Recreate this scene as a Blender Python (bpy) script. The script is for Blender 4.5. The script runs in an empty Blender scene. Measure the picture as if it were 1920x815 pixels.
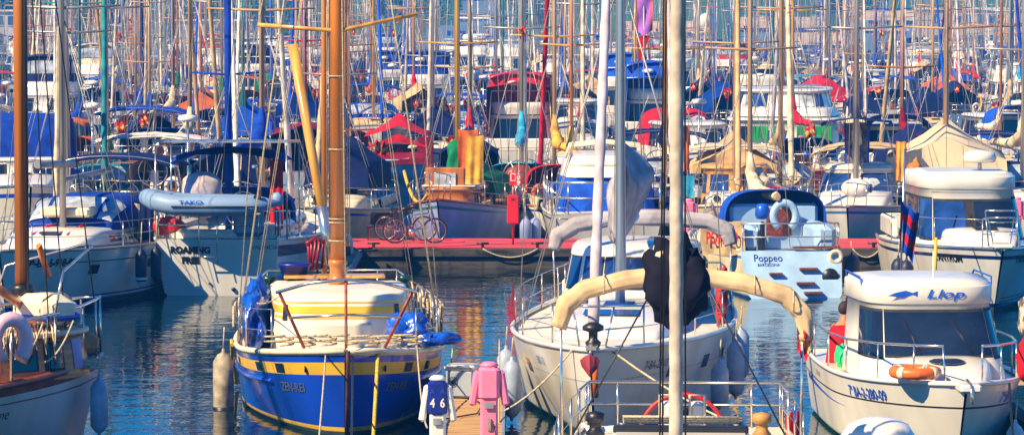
import bpy, math, random
from math import sin, cos, pi, sqrt, atan, radians
from mathutils import Vector, Matrix, noise
rnd = random.Random(11)
SC = bpy.context.scene
COL = SC.collection
# ------------------------------------------------------------------ camera model (metres; photo is 1920 x 815)
F = 6500.0; HC = 6.3; HZ = 40.0; CX = 960.0; CY = 407.5
PITCH = atan((CY - HZ) / F)
def ray(u, v):
    a = (u - CX) / F; b = (CY - v) / F
    return Vector((a, cos(PITCH) + b * sin(PITCH), -sin(PITCH) + b * cos(PITCH)))
def at(u, v, Y):
    d = ray(u, v); k = Y / d.y
    return Vector((d.x * k, Y, HC + d.z * k))
def on(u, v, z=0.0):
    d = ray(u, v); k = (z - HC) / d.z
    return Vector((d.x * k, d.y * k, z))
def ux(u, Y): return (u - CX) / F * Y
def pxu(x, Y): return CX + F * x / Y

# ------------------------------------------------------------------ materials
MATS = {}
def mat(name, rgb, rough=.5, metal=0, var=.12, vs=2.5, bump=0, bs=12, stretch=(1, 1, 1), rgb2=None, coat=0, spec=.5, sharp=False):
    if name in MATS: return MATS[name]
    m = bpy.data.materials.new(name); m.use_nodes = True; nt = m.node_tree; N = nt.nodes; L = nt.links
    p = N['Principled BSDF']; p.inputs['Roughness'].default_value = rough; p.inputs['Metallic'].default_value = metal
    p.inputs['Coat Weight'].default_value = coat; p.inputs['Coat Roughness'].default_value = .08
    p.inputs['Specular IOR Level'].default_value = spec
    tc = N.new('ShaderNodeTexCoord'); mp = N.new('ShaderNodeMapping'); mp.inputs['Scale'].default_value = stretch
    oi = N.new('ShaderNodeObjectInfo'); ad = N.new('ShaderNodeVectorMath'); ad.operation = 'ADD'
    L.new(tc.outputs['Object'], mp.inputs[0]); L.new(mp.outputs[0], ad.inputs[0]); L.new(oi.outputs['Random'], ad.inputs[1])
    nz = N.new('ShaderNodeTexNoise'); nz.inputs['Scale'].default_value = vs; nz.inputs['Detail'].default_value = 5
    L.new(ad.outputs[0], nz.inputs['Vector'])
    cr = N.new('ShaderNodeValToRGB'); a, b = (.46, .54) if sharp else (.32, .68)
    cr.color_ramp.elements[0].position = a; cr.color_ramp.elements[1].position = b
    c1 = rgb2 or [c * (1 - 2 * var) for c in rgb]; c2 = [min(1, c * (1 + var * .6)) for c in rgb]
    cr.color_ramp.elements[0].color = (*c1, 1); cr.color_ramp.elements[1].color = (*c2, 1)
    L.new(nz.outputs[0], cr.inputs[0]); L.new(cr.outputs[0], p.inputs['Base Color'])
    if bump:
        n2 = N.new('ShaderNodeTexNoise'); n2.inputs['Scale'].default_value = bs; n2.inputs['Detail'].default_value = 3
        L.new(ad.outputs[0], n2.inputs['Vector']); bp = N.new('ShaderNodeBump'); bp.inputs['Strength'].default_value = min(1, bump)
        bp.inputs['Distance'].default_value = .022; L.new(n2.outputs[0], bp.inputs['Height']); L.new(bp.outputs[0], p.inputs['Normal'])
    MATS[name] = m
    return m
WHITE = mat('white_gelcoat', (.82, .80, .76), .25, rgb2=(.66, .63, .56), var=.09, vs=1.1, coat=.3, stretch=(1, 1, .35))
WHULL = mat('white_hull_paint', (.76, .77, .78), .3, rgb2=(.54, .50, .42), var=.1, vs=.9, coat=.3, stretch=(1, 1, .25), bump=.03, bs=1.2)
CREAM = mat('cream_deck', (.78, .68, .50), .5, var=.12, vs=3)
DECKW = mat('deck_nonslip', (.74, .70, .62), .6, var=.14, vs=5, bump=.15, bs=60)
TEAK = mat('teak', (.42, .22, .09), .6, var=.25, vs=6, stretch=(1, 8, 1), bump=.3, bs=20)
VARN = mat('varnished_wood', (.52, .17, .03), .25, var=.25, vs=4, stretch=(1, 1, .12), coat=.6)
SPRUCE = mat('varnished_spruce', (.70, .36, .06), .3, var=.22, vs=4, stretch=(1, 1, .12), coat=.5)
MAHOG = mat('mahogany', (.26, .05, .02), .3, var=.3, vs=5, stretch=(.3, 3, 3), coat=.5)
ALU = mat('anodised_mast', (.40, .38, .37), .38, .55, var=.1, vs=2, stretch=(1, 1, .1))
ALUT = mat('tan_mast', (.50, .30, .15), .5, .1, var=.12, vs=2, stretch=(1, 1, .1))
ALUB = mat('blue_grey_mast', (.35, .48, .66), .4, .4, var=.1, vs=2, stretch=(1, 1, .1))
STEEL = mat('polished_steel', (.78, .74, .66), .18, .9, var=.1)
WIRE = mat('rigging_wire', (.42, .40, .38), .4, .5, var=.1)
ROPE = mat('rope_tan', (.60, .50, .34), .9, var=.25, vs=30, bump=.4, bs=90)
ROPEY = mat('rope_yellow', (.70, .46, .05), .9, var=.25, vs=30, bump=.4, bs=90)
ROPEG = mat('rope_green', (.02, .38, .20), .9, var=.25, vs=30)
ROPEB = mat('rope_blue', (.04, .30, .62), .9, var=.2, vs=30)
BLACK = mat('black_plastic', (.012, .012, .016), .4, var=.2)
RUBBER = mat('black_rubber', (.02, .02, .022), .8, var=.3, vs=8)
def canvas(n, c, **k): return mat('canvas_' + n, c, .85, var=k.pop('var', .22), vs=k.pop('vs', 3.0), bump=k.pop('bump', .8), bs=k.pop('bs', 5), spec=.2, **k)
CAN = dict(blue=canvas('blue', (.005, .05, .42)), navy=canvas('navy', (.005, .015, .11)), royal=canvas('royal', (.01, .09, .62)),
           red=canvas('red', (.62, .008, .02)), maroon=canvas('maroon', (.22, .003, .02)), green=canvas('green', (.008, .20, .08)),
           tan=canvas('tan', (.66, .46, .24)), cream=canvas('cream', (.74, .62, .44)), grey=canvas('grey', (.42, .40, .46)), stay=canvas('stay', (.58, .50, .42), bs=9, bump=.1), awn=canvas('awn', (.72, .52, .30), bs=8, bump=.25),
           white=canvas('white', (.78, .74, .68)), cyan=canvas('cyan', (.04, .40, .68)), teal=canvas('teal', (.02, .26, .30)),
           orange=canvas('orange', (.70, .15, .02)), yellow=canvas('yellow', (.78, .42, .05)), lilac=canvas('lilac', (.62, .54, .62), bump=.3),
           pink=canvas('pink', (.75, .12, .30)), black=canvas('black', (.008, .008, .022), bump=.4))
PAINT = dict(white=WHULL, blue=mat('blue_hull', (.008, .065, .58), .22, var=.16, vs=1.2, coat=.5, stretch=(1, 1, .3)),
             navy=mat('navy_hull', (.006, .02, .13), .15, var=.1, coat=.6), red=mat('red_hull', (.45, .015, .02), .3, var=.15, coat=.3),
             lavender=mat('lavender_hull', (.44, .46, .78), .4, var=.14, vs=1.4, stretch=(1, 1, .3)), yellow=mat('yellow_band', (.82, .50, .03), .35, var=.12, vs=2),
             green=mat('green_hull', (.02, .16, .10), .3), cream=mat('cream_hull', (.72, .62, .42), .35, var=.12), orange=mat('orange_hull', (.70, .16, .03), .4),
             aqua=mat('aqua_hull', (.36, .56, .82), .4, var=.1), grey=mat('grey_hull', (.36, .40, .46), .4, var=.1), black=mat('black_band', (.01, .012, .02), .3),
             anti=mat('antifouling', (.012, .03, .09), .7, var=.3, rgb2=(.03, .08, .04)), teal=mat('teal_hull', (.03, .22, .27), .35), lblue=mat('light_blue_band', (.06, .20, .60), .3))
GLASS = mat('tinted_glass', (.012, .022, .05), .04, var=.3, vs=1.5, spec=.8)
GLASSB = mat('blue_tint_glass', (.02, .07, .30), .06, var=.4, vs=1.2, spec=.8)
VINYL = mat('clear_vinyl', (.50, .56, .66), .12, var=.35, vs=2, bump=.35, bs=3, spec=.7)
REDP = mat('red_plastic', (.72, .015, .02), .35, var=.1, coat=.3)
PINKP = mat('pink_plastic', (.86, .20, .40), .45, var=.16, vs=7, bump=.1, bs=20, rgb2=(.66, .20, .32))
PINKL = mat('pale_pink_plastic', (.82, .52, .62), .4, var=.08, vs=5)
ORNG = mat('orange_plastic', (.85, .16, .02), .4, var=.1)
BLUEP = mat('blue_plastic', (.008, .02, .26), .35, var=.1)
BLUEB = mat('bright_blue_plastic', (.01, .10, .62), .35, var=.1)
FENDB = mat('fender_blue_grey', (.34, .42, .58), .45, var=.12, vs=6)
FENDN = mat('fender_navy', (.008, .014, .06), .5, var=.2, vs=6)
FENDW = mat('fender_white', (.72, .70, .68), .4, var=.12, vs=6)
FENDY = mat('fender_old_beige', (.42, .36, .26), .6, var=.3, vs=6)

# ------------------------------------------------------------------ mesh building
KIDS = {}
def kids(o): return KIDS.get(o.name, [])
def adopt(o, parent):
    o.parent = parent; KIDS.setdefault(parent.name, []).append(o)
class MB:
    def __init__(s): s.v = []; s.f = []; s.m = []; s.sm = []
    def grid(s, rows, mi=0, close=False, smooth=True, cap0=False, cap1=False, mis=None):
        b = len(s.v); n = len(rows[0])
        for r in rows: s.v.extend([tuple(p) for p in r])
        for i in range(len(rows) - 1):
            for j in range(n if close else n - 1):
                k = (j + 1) % n
                s.f.append((b + i * n + j, b + i * n + k, b + (i + 1) * n + k, b + (i + 1) * n + j))
                s.m.append(mis[j] if mis else mi); s.sm.append(smooth)
        if cap0: s.f.append(tuple(b + j for j in range(n))[::-1]); s.m.append(mi); s.sm.append(False)
        if cap1: s.f.append(tuple(b + (len(rows) - 1) * n + j for j in range(n))); s.m.append(mi); s.sm.append(False)
        return s
    def poly(s, pts, mi=0):
        b = len(s.v); s.v.extend([tuple(p) for p in pts]); s.f.append(tuple(range(b, b + len(pts)))); s.m.append(mi); s.sm.append(False); return s
    def box(s, c, d, mi=0, rz=0, bev=0, M=None):
        cx, cy, cz = c; x, y, z = d[0] / 2, d[1] / 2, d[2] / 2
        if bev:
            b = min(bev, x * .9, y * .9, z * .9); R = []
            for zz, q in ((-z, b), (-z + b, 0), (z - b, 0), (z, b)):
                xx, yy = x - q, y - q
                R.append([(xx, yy - b, zz), (xx - b, yy, zz), (-xx + b, yy, zz), (-xx, yy - b, zz), (-xx, -yy + b, zz), (-xx + b, -yy, zz), (xx - b, -yy, zz), (xx, -yy + b, zz)])
        else:
            R = [[(x, y, q), (-x, y, q), (-x, -y, q), (x, -y, q)] for q in (-z, z)]
        T = Matrix.Translation((cx, cy, cz)) @ (M if M else Matrix.Rotation(rz, 4, 'Z'))
        return s.grid([[T @ Vector(p) for p in r] for r in R], mi, True, False, True, True)
    def tube(s, pts, r, n=6, mi=0, close=False, flat=1.0):
        P = [Vector(p) for p in pts]; k = len(P); rows = []; ref = None
        for i in range(k):
            if close: t = P[(i + 1) % k] - P[i - 1]
            else: t = P[min(i + 1, k - 1)] - P[max(i - 1, 0)]
            if t.length < 1e-9: t = Vector((0, 0, 1))
            t.normalize()
            if ref is None: ref = Vector((0, 0, 1)) if abs(t.z) < .9 else Vector((1, 0, 0))
            a = ref - t * ref.dot(t)
            if a.length < 1e-6: a = t.orthogonal()
            a.normalize(); ref = a; b = t.cross(a)
            q = r[i] if isinstance(r, (list, tuple)) else r
            rows.append([P[i] + a * (q * cos(2 * pi * j / n)) + b * (q * flat * sin(2 * pi * j / n)) for j in range(n)])
        if close: rows.append(rows[0]); return s.grid(rows, mi, True)
        return s.grid(rows, mi, True, True, True, True)
    def lathe(s, prof, o=(0, 0, 0), n=12, mi=0, M=None):
        T = Matrix.Translation(o) @ (M if M else Matrix.Identity(4))
        rows = [[T @ Vector((max(r, .0005) * cos(2 * pi * j / n), max(r, .0005) * sin(2 * pi * j / n), z)) for j in range(n)] for r, z in prof]
        return s.grid(rows, mi, True, True, True, True)
    def build(s, name, mats, parent=None, loc=None, rz=0):
        me = bpy.data.meshes.new(name); me.from_pydata(s.v, [], s.f)
        ms = mats if isinstance(mats, (list, tuple)) else [mats]
        for m in ms: me.materials.append(m)
        me.polygons.foreach_set('material_index', s.m); me.polygons.foreach_set('use_smooth', s.sm); me.update()
        o = bpy.data.objects.new(name, me); COL.objects.link(o)
        if parent: adopt(o, parent)
        if loc is not None: o.location = loc
        o.rotation_euler.z = rz
        return o
def empty(name, loc=(0, 0, 0), rz=0):
    o = bpy.data.objects.new(name, None); COL.objects.link(o); o.location = loc; o.rotation_euler.z = rz; o.empty_display_size = .2; return o
def tag(o, label=None, cat=None, group=None, kind=None):
    for k, x in (('label', label), ('category', cat), ('group', group), ('kind', kind)):
        if x: o[k] = x
    return o
def arc(c, r, a0, a1, n, ax='xy', r2=None):
    out = []
    for i in range(n + 1):
        a = radians(a0 + (a1 - a0) * i / n); p = r * cos(a); q = (r2 or r) * sin(a)
        out.append((c[0] + p, c[1] + q, c[2]) if ax == 'xy' else (c[0] + p, c[1], c[2] + q) if ax == 'xz' else (c[0], c[1] + p, c[2] + q))
    return out
def lerp(a, b, t): return a + (b - a) * t
def sag(a, b, d, n=8):
    a = Vector(a); b = Vector(b)
    return [a.lerp(b, i / n) - Vector((0, 0, d * 4 * (i / n) * (1 - i / n))) for i in range(n + 1)]
def text_verts(txt, size, bold=0, shear=0, sx=1):
    c = bpy.data.curves.new('t', 'FONT'); c.body = txt; c.size = size; c.offset = bold; c.shear = shear; c.align_x = 'CENTER'; c.align_y = 'CENTER'; c.resolution_u = 3
    o = bpy.data.objects.new('t', c); COL.objects.link(o); bpy.context.view_layer.update()
    me = o.evaluated_get(bpy.context.evaluated_depsgraph_get()).to_mesh()
    V = [(p.co.x * sx, p.co.y) for p in me.vertices]; Fc = [tuple(p.vertices) for p in me.polygons]
    o.evaluated_get(bpy.context.evaluated_depsgraph_get()).to_mesh_clear(); bpy.data.objects.remove(o); bpy.data.curves.remove(c)
    return V, Fc
def lettering(txt, size, fn, m, parent=None, name='lettering', **k):
    """letters laid on a surface; fn(x, y) -> point on it"""
    V, Fc = text_verts(txt, size, **k); mb = MB(); mb.v = [tuple(fn(x, y)) for x, y in V]; mb.f = Fc; mb.m = [0] * len(Fc); mb.sm = [False] * len(Fc)
    return mb.build(name, m, parent)

# ------------------------------------------------------------------ hull
class Hull:
    def __init__(s, L, B, fs, fm, fb, tw=.7, rake=.8, srake=.3, full=2.2, wl=.85, wlb=.35, mx=.42, pw=.85):
        s.__dict__.update(L=L, B=B, fs=fs, fm=fm, fb=fb, tw=tw, rake=rake, srake=srake, full=full, wl=wl, wlb=wlb, mx=mx, pw=pw)
    def hb(s, t):
        m = s.mx
        if t < m:
            u = t / m
            if s.tw < .1: return s.B / 2 * max(.015, (1 - (1 - u) ** 2.3) ** .8)
            return s.B / 2 * (s.tw + (1 - s.tw) * sin(u * pi / 2))
        u = (t - m) / (1 - m)
        return s.B / 2 * max(.015, (1 - u ** s.full) ** s.pw)
    def zs(s, t):
        return s.fs * (t - .35) * (t - 1) / .35 + s.fm * t * (t - 1) / (.35 * -.65) + s.fb * t * (t - .35) / .65
    def pt(s, t, w, side=1, off=0):
        h = s.hb(t); q = max(0, min(1, (t - .45) / .55)); wl = lerp(s.wl, s.wlb, q * q * (3 - 2 * q))
        if s.tw < .1: q2 = max(0, min(1, (.45 - t) / .45)); wl = lerp(wl, s.wlb, q2 * q2)
        if w >= 0: k = wl + (1 - wl) * w ** .75; z = w * s.zs(t)
        else: k = wl * (1 + w * 1.6); z = w * 1.0
        x = -s.L / 2 + s.L * t - s.rake * (1 - w) * t ** 5 + s.srake * (1 - w) * (1 - t) ** 5
        return Vector((x, side * (h * max(k, .02) + off), z))
    def tx(s, x): return max(0, min(1, (x + s.L / 2) / s.L))
    def deck(s, x, inset=.03): t = s.tx(x); return s.hb(t) - inset, s.zs(t)
    def build(s, root, mats, ws, bands, ntr=0, deckm=DECKW, railm=None, railr=.035, name='hull', transom=True, nst=22, rubz=None):
        mb = MB(); T = [1 - (1 - i / nst) ** 1.25 for i in range(nst + 1)]; rows = []
        for t in T:
            rows.append([s.pt(t, w, 1) for w in reversed(ws)] + [s.pt(t, w, -1) for w in ws])
        bb = list(reversed(bands)) + [ntr] + list(bands)
        mb.grid(rows, 0, False, True, mis=bb)
        o = mb.build(name, mats, root)
        if transom:
            r = rows[0]; n = len(ws); t = MB()
            t.grid([[r[i] for i in range(n)], [r[-1 - i] for i in range(n)]], 0, False, False)
            t.build('transom', mats[ntr], root)
        d = MB(); rows = []
        for t in T:
            h = s.hb(t) - .03; z = s.zs(t); x = s.pt(t, 1).x
            rows.append([(x, h * c, z - .03 + .05 * (1 - c * c)) for c in (-1, -.5, 0, .5, 1)])
        d.grid(rows, 0); d.build('deck', deckm, root)
        if railm:
            rr = MB()
            for sd in (1, -1): rr.tube([s.pt(t, 1, sd, -.01) + Vector((0, 0, .015)) for t in T], railr, 5)
            rr.build('toe_rail', railm, root)
        return o
    def text(s, txt, size, t, w, side, m, root, name='registration_lettering', **k):
        def fn(x, y):
            tt = t + (x if side < 0 else -x) / s.L; return s.pt(tt, w + y / s.zs(tt), side, .012)
        return lettering(txt, size, fn, m, root, name, **k)
    def ttext(s, txt, size, y0, w, m, root, name='name_lettering', **k):
        def fn(x, y): p = s.pt(0, w + y / s.fs, 1); return (p.x - .012, y0 - x, p.z)
        return lettering(txt, size, fn, m, root, name, **k)
    def rails(s, root, h=.6, t0=.04, t1=.93, wires=2, gap=1.7, pulpit=True, pushpit=True, r=.013, m=STEEL):
        n = max(2, int(s.L * (t1 - t0) / gap))
        for sd in (1, -1):
            P = []; G = MB()
            for i in range(n + 1):
                t = lerp(t0, t1, i / n); p = s.pt(t, 1, sd, -.06); P.append(p)
                G.tube([p, p + Vector((0, 0, h))], r, 5)
            for k in range(wires): G.tube([p + Vector((0, 0, h * (1 - .48 * k) - .01)) for p in P], .007, 4)
            G.build('guard_rail', m, root)
        up = Vector((0, 0, h))
        if pulpit:
            g = MB(); a = s.pt(t1, 1, 1, -.06); b = s.pt(.985, 1, 1, 0); top = [a + up, s.pt(.97, 1, 1, 0) + up * 1.05, Vector((s.pt(1, 1).x + .12, 0, s.fb + h * 1.08))]
            top = top + [Vector((p.x, -p.y, p.z)) for p in reversed(top[:-1])]; g.tube(top, r * 1.3, 6)
            for sd in (1, -1):
                for q, tp in ((a, a + up), (b, s.pt(.97, 1, 1, 0) + up * 1.05)): g.tube([(q.x, sd * q.y, q.z), (tp.x, sd * tp.y, tp.z)], r * 1.2, 6)
                m1 = a + up * .5; m2 = s.pt(.985, 1, 1, 0) + up * .5; g.tube([(m1.x, sd * m1.y, m1.z), (m2.x, sd * m2.y, m2.z)], r, 5)
            g.build('pulpit', m, root)
        if pushpit:
            g = MB(); c = s.pt(0, 1, 1, -.06); a = s.pt(max(t0, .1), 1, 1, -.06)
            for hh in (1, .5): g.tube([a + up * hh, c + up * hh, Vector((c.x, -c.y, c.z)) + up * hh, Vector((a.x, -a.y, a.z)) + up * hh], r * (1.3 if hh == 1 else 1), 6)
            for p in (a, c):
                for sd in (1, -1): q = Vector((p.x, sd * p.y, p.z)); g.tube([q, q + up], r * 1.2, 6)
            for sd in (.35, -.35): q = Vector((c.x, c.y * sd * 2, c.z)); g.tube([q, q + up], r, 5)
            g.build('pushpit', m, root)

def coach(root, hull, x0, x1, wf, h, m, front=.8, back=.25, wmax=9, name='coachroof', n=10, crown=1.08, band=None, zb=0):
    """cabin trunk whose plan follows the hull; returns S(x, side, f)"""
    def half(x): b, z = hull.deck(x); return min(b * wf, wmax), z - .03 + zb
    def hh(x):
        k = 1
        if x > x1 - front: k = max(.04, 1 - ((x - (x1 - front)) / front) ** 1.6)
        if x < x0 + back: k = min(k, max(.05, ((x - x0) / back + .0) ** .5))
        return h * k
    prof = ((1, 0), (.965, .5), (.93, .85), (.86, 1), (.5, crown), (0, crown * 1.02))
    mb = MB(); rows = []
    for i in range(n + 1):
        x = lerp(x0, x1, i / n); w, z = half(x); q = hh(x)
        r = [(x, w * a, z + q * b) for a, b in prof]; rows.append(r + [(x, -y, zz) for _, y, zz in reversed(r[:-1])])
    k = len(rows[0])
    mb.grid(rows, 0, False, True, True, True); o = mb.build(name, m, root)
    def S(x, side, f, off=.006):
        w, z = half(x); q = hh(x); a = lerp(1, .93, min(1, f / .85)) if f < .85 else lerp(.93, .86, (f - .85) / .15)
        return Vector((x, side * (w * a + off), z + q * f))
    S.top = lambda x, y=0: Vector((x, y, half(x)[1] + hh(x) * crown)); S.half = half; S.hh = hh; S.obj = o
    return S
def coach_windows(S, xs, f0, f1, m=GLASS, name='window', sides=(1, -1), lean=.0, k=3):
    for sd in sides:
        for a, b in xs:
            w = MB(); w.grid([[S(lerp(a, b, i / k), sd, f0), S(lerp(a + lean, b - lean, i / k), sd, f1)] for i in range(k + 1)], 0, False, False); w.build(name, m, S.obj)
def hatch(root, S, x, y, s=.5, m=GLASS, name='hatch'):
    p = S.top(x, y); MB().box((x, y, p.z + .02), (s, s, .05), 0, bev=.015).build(name, m, root)

def hood(root, xf, xb, w, z0, h, m, win=VINYL, name='sprayhood', front=.15, flat=.55):
    def ring(k): # k 0..1 from foot to back edge
        x = lerp(xf, xb, k); H = h * (front + (1 - front) * min(1, k * 1.9) ** .6); W = w * lerp(.86, 1, min(1, k * 1.5))
        return lambda a: Vector((x, W * (1 if cos(a) >= 0 else -1) * abs(cos(a)) ** flat, z0 + H * max(0, sin(a)) ** flat))
    ks = (0, .12, .28, .48, .7, .85, 1); mb = MB(); n = 16
    mb.grid([[ring(k)(pi * j / n) for j in range(n + 1)] for k in ks], 0)
    mb.grid([[ring(k)(pi * j / n) - Vector((0, 0, .012)) for j in range(n + 1)] for k in ks], 0)
    o = mb.build(name, m, root)
    if win:
        for a0, a1 in ((28, 66), (72, 108), (114, 152)):
            q = MB(); q.grid([[ring(k)(radians(lerp(a0, a1, j / 4))) + Vector((.012, 0, .008)) for j in range(5)] for k in (.05, .12, .2, .28, .38, .46)], 0)
            q.build('hood_window', win, o)
    return o
def bimini(root, xc, ln, w, z, zd, m, name='bimini', crown=.25, drop=.1, frames=True, fx=.25):
    mb = MB(); rows = []
    for i in range(7):
        x = xc - ln / 2 + ln * i / 6; e = drop * (abs(i / 3 - 1) ** 3)
        rows.append([(x, w * sin(a), z - e - crown * (1 - cos(a)) * 1.2 - .02 * sin(7 * a + i)) for a in [(-1 + 2 * j / 12) * pi / 2 * .98 for j in range(13)]])
    mb.grid(rows, 0); mb.grid([[(a, b, c - .02) for a, b, c in r] for r in rows], 0); o = mb.build(name, m, root)
    if frames:
        f = MB()
        for x in (xc - ln * .42, xc + ln * .42):
            T = [(x, w * sin(a), z - .02 - crown * (1 - cos(a)) * 1.2 - .03) for a in [(-1 + 2 * j / 8) * pi / 2 * .97 for j in range(9)]]
            f.tube([(xc + (x - xc) * fx, -w * .97, zd)] + T + [(xc + (x - xc) * fx, w * .97, zd)], .014, 6)
        f.build('bimini_frame', STEEL, root)
    return o
def cover_tube(pts, r, m, name, root, seed=0, n=12, wob=.18, crease=.10, flat=1):
    P = []; R = []; k = (len(pts) - 1) * 5
    for i in range(k + 1):
        u = i / k * (len(pts) - 1); a = min(int(u), len(pts) - 2); p = Vector(pts[a]).lerp(Vector(pts[a + 1]), u - a)
        rr = r[a] + (r[a + 1] - r[a]) * (u - a); P.append(p); R.append(rr * (1 + wob * sin(i * 1.9 + seed) * cos(i * .7)))
    mb = MB(); mb.tube(P, R, n, flat=flat); k2 = len(P)
    for i in range(k2):
        for j in range(n):
            a = Vector(mb.v[i * n + j]); q_ = 1 + crease * sin(2.0 * j + i * .35 + seed) + crease * .6 * sin(j * 3.1 + i * .9); mb.v[i * n + j] = tuple(P[i] + (a - P[i]) * q_)
    mb.v = [(x + .3 * wob * .2 * noise.noise(Vector((x * 4, y * 4, z * 4 + seed))), y, z) for x, y, z in mb.v]
    return mb.build(name, m, root)
def limp_flag(root, p, w, h, cols, name='flag', seed=0, horizontal=True):
    """a flag hanging from p; cols = bands"""
    mb = MB(); n = len(cols); rows = []
    for j in range(3 * n + 1):
        f = j / (3 * n); rows.append([(p[0] + .05 * sin(5 * f + seed), p[1] + w * (i / 8) * (.85 - .3 * f), p[2] - f * h - .30 * h * (i / 8) + .05 * sin(i * 1.7 + seed + 3 * f)) for i in range(9)])
        for q in range(9): x, y, z = rows[-1][q]; rows[-1][q] = (x + .07 * w * 3 * sin(q * 1.3 + seed + 2 * f), y, z)
    for j in range(3 * n): mb.grid([rows[j], rows[j + 1]], j // 3)
    return mb.build(name, cols, root)
SPAIN = [CAN['red'], CAN['yellow'], CAN['red']]
def copy_tree(o, parent=None):
    c = o.copy(); COL.objects.link(c)
    if parent: adopt(c, parent)
    for ch in list(kids(o)): copy_tree(ch, c)
    return c
def descend(o):
    yield o
    for c in kids(o): yield from descend(c)
def recolor(root, names, m):
    for o in descend(root):
        if o.name.split('.')[0] in names and o.type == 'MESH':
            for s in o.material_slots: s.link = 'OBJECT'; s.material = m
def remove_parts(root, names):
    for o in list(descend(root)):
        if o.name.split('.')[0] in names:
            if o.parent: KIDS[o.parent.name].remove(o)
            for q in list(descend(o)): 
                KIDS.pop(q.name, None); bpy.data.objects.remove(q)
            return remove_parts(root, names)
def outboard(root, x, y, z, m=BLACK, cowl=None, name='outboard_motor', s=1):
    mb = MB(); mb.box((x - .12 * s, y, z - .45 * s), (.16 * s, .12 * s, .8 * s), 0, bev=.03); o = mb.build(name, m, root)
    MB().lathe([(0, 0), (.15 * s, .02), (.19 * s, .12 * s), (.18 * s, .3 * s), (.12 * s, .4 * s), (0, .42 * s)], (x - .1 * s, y, z), 12).build('cowl', cowl or m, o)
    return o
# ------------------------------------------------------------------ parametric boats
BAND_PLAIN = ([-.35, -.05, .07, .13, .5, .84, .9, 1], [0, 0, 1, 2, 2, 3, 2])   # mats: antifoul, boot stripe, topside, top stripe
def rig(root, H, mx, hm, hull, mast=ALU, r=.09, spread=(.42, .7), cross=.62, jib=None, boom=3.6, cover=None, zb=1.6, jr=.07, back=True, lean=0, detail=1, mastname='mast', rake=.0):
    """mast at x=mx from z=zb-ish to hm"""
    zd = hull.zs(hull.tx(mx)); top = (mx - rake * hm, lean, hm)
    M_ = MB(); M_.tube([(mx, 0, zd), (lerp(mx, top[0], .5), lean * .5, lerp(zd, hm, .5)), top], [r, r * .95, r * .7], 8, flat=.72); mo = M_.build(mastname, mast, root)
    if detail: 
        q = MB(); q.tube([(mx - r - .01, 0, zd + .4), (top[0] - r * .7 - .01, lean, hm - .2)], .018, 4); q.build('sail_track', WIRE, mo)
    R_ = MB(); ch = Vector((mx - .15, hull.hb(hull.tx(mx)) - .1, zd)); wr = .009
    tips = []
    for k, f in enumerate(spread):
        z = lerp(zd, hm, f); x = lerp(mx, top[0], f); w = ch.y * (cross + .22 - .2 * k); y0 = lean * f; tips.append((x - .12, w, z + .04, y0))
        s_ = MB(); s_.tube([(x - .12, y0 - w, z + .06), (x, y0, z), (x - .12, y0 + w, z + .06)], [.022, .035, .022], 6, flat=.5); s_.build('spreader', mast, mo)
    for sd in (1, -1):
        c = Vector((ch.x, ch.y * sd, ch.z)); pts = [c] + [Vector((t[0], t[3] + t[1] * sd, t[2])) for t in tips] + [Vector(top)]
        R_.tube(pts, wr, 4)
        R_.tube([c + Vector((.35, -.05 * sd, 0)), (tips[0][0] + .12, tips[0][3], tips[0][2] - .1)], wr, 4)
        R_.tube([c + Vector((-.35, -.05 * sd, 0)), (tips[0][0] + .12, tips[0][3], tips[0][2] - .1)], wr, 4)
    for dy in (-.1, .1): R_.tube([(mx + .12, dy, zd + .9), (top[0] + .08, lean, hm - .1)], .007, 4)
    bw = hull.pt(.985, 1); 
    if not jib: R_.tube([(bw.x, 0, bw.z), top], wr, 4)
    if back: R_.tube([(hull.pt(0, 1).x + .05, 0, hull.fs), top], wr, 4)
    R_.build('rigging', WIRE, root)
    if jib:
        a = Vector((bw.x - .05, 0, bw.z + .25)); b = Vector((top[0] + .1, lean, hm - .3)); N = 26; pts = [a.lerp(b, i / N) for i in range(N + 1)]
        rr = [jr * (1.25 - .7 * i / N) * (1 + .13 * sin(i * 2.1)) for i in range(N + 1)]; rr[0] = .03
        j = MB(); j.tube(pts, rr, 8); jo = j.build('furled_genoa', jib, root)
        MB().lathe([(0, -.18), (.09, -.17), (.1, -.1), (.05, -.08), (.05, .0), (.1, .02), (.1, .08), (0, .1)], a, 10).build('furling_drum', BLACK, jo)
    if boom:
        zb_ = zd + zb; bo = MB(); bo.tube([(mx - .1, 0, zb_), (mx - boom, 0, zb_ + .05)], .06, 8); bo.build('boom', mast, root)
        if cover:
            cover_tube([(mx - .04, 0, zb_ + 1.0), (mx - .16, 0, zb_ + .45), (mx - boom * .3, 0, zb_ + .13), (mx - boom * .98, 0, zb_ + .1)], [.06, .15, .17, .09], cover, 'sail_cover', root, seed=boom)
        R = MB(); R.tube([(mx - boom, 0, zb_ + .1), top], .006, 4); R.tube([(mx - boom * .8, 0, zb_), (mx - boom * .9, 0, hull.fs + .4)], .015, 4); R.build('sheet_rope', ROPE, root)
    return mo
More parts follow.
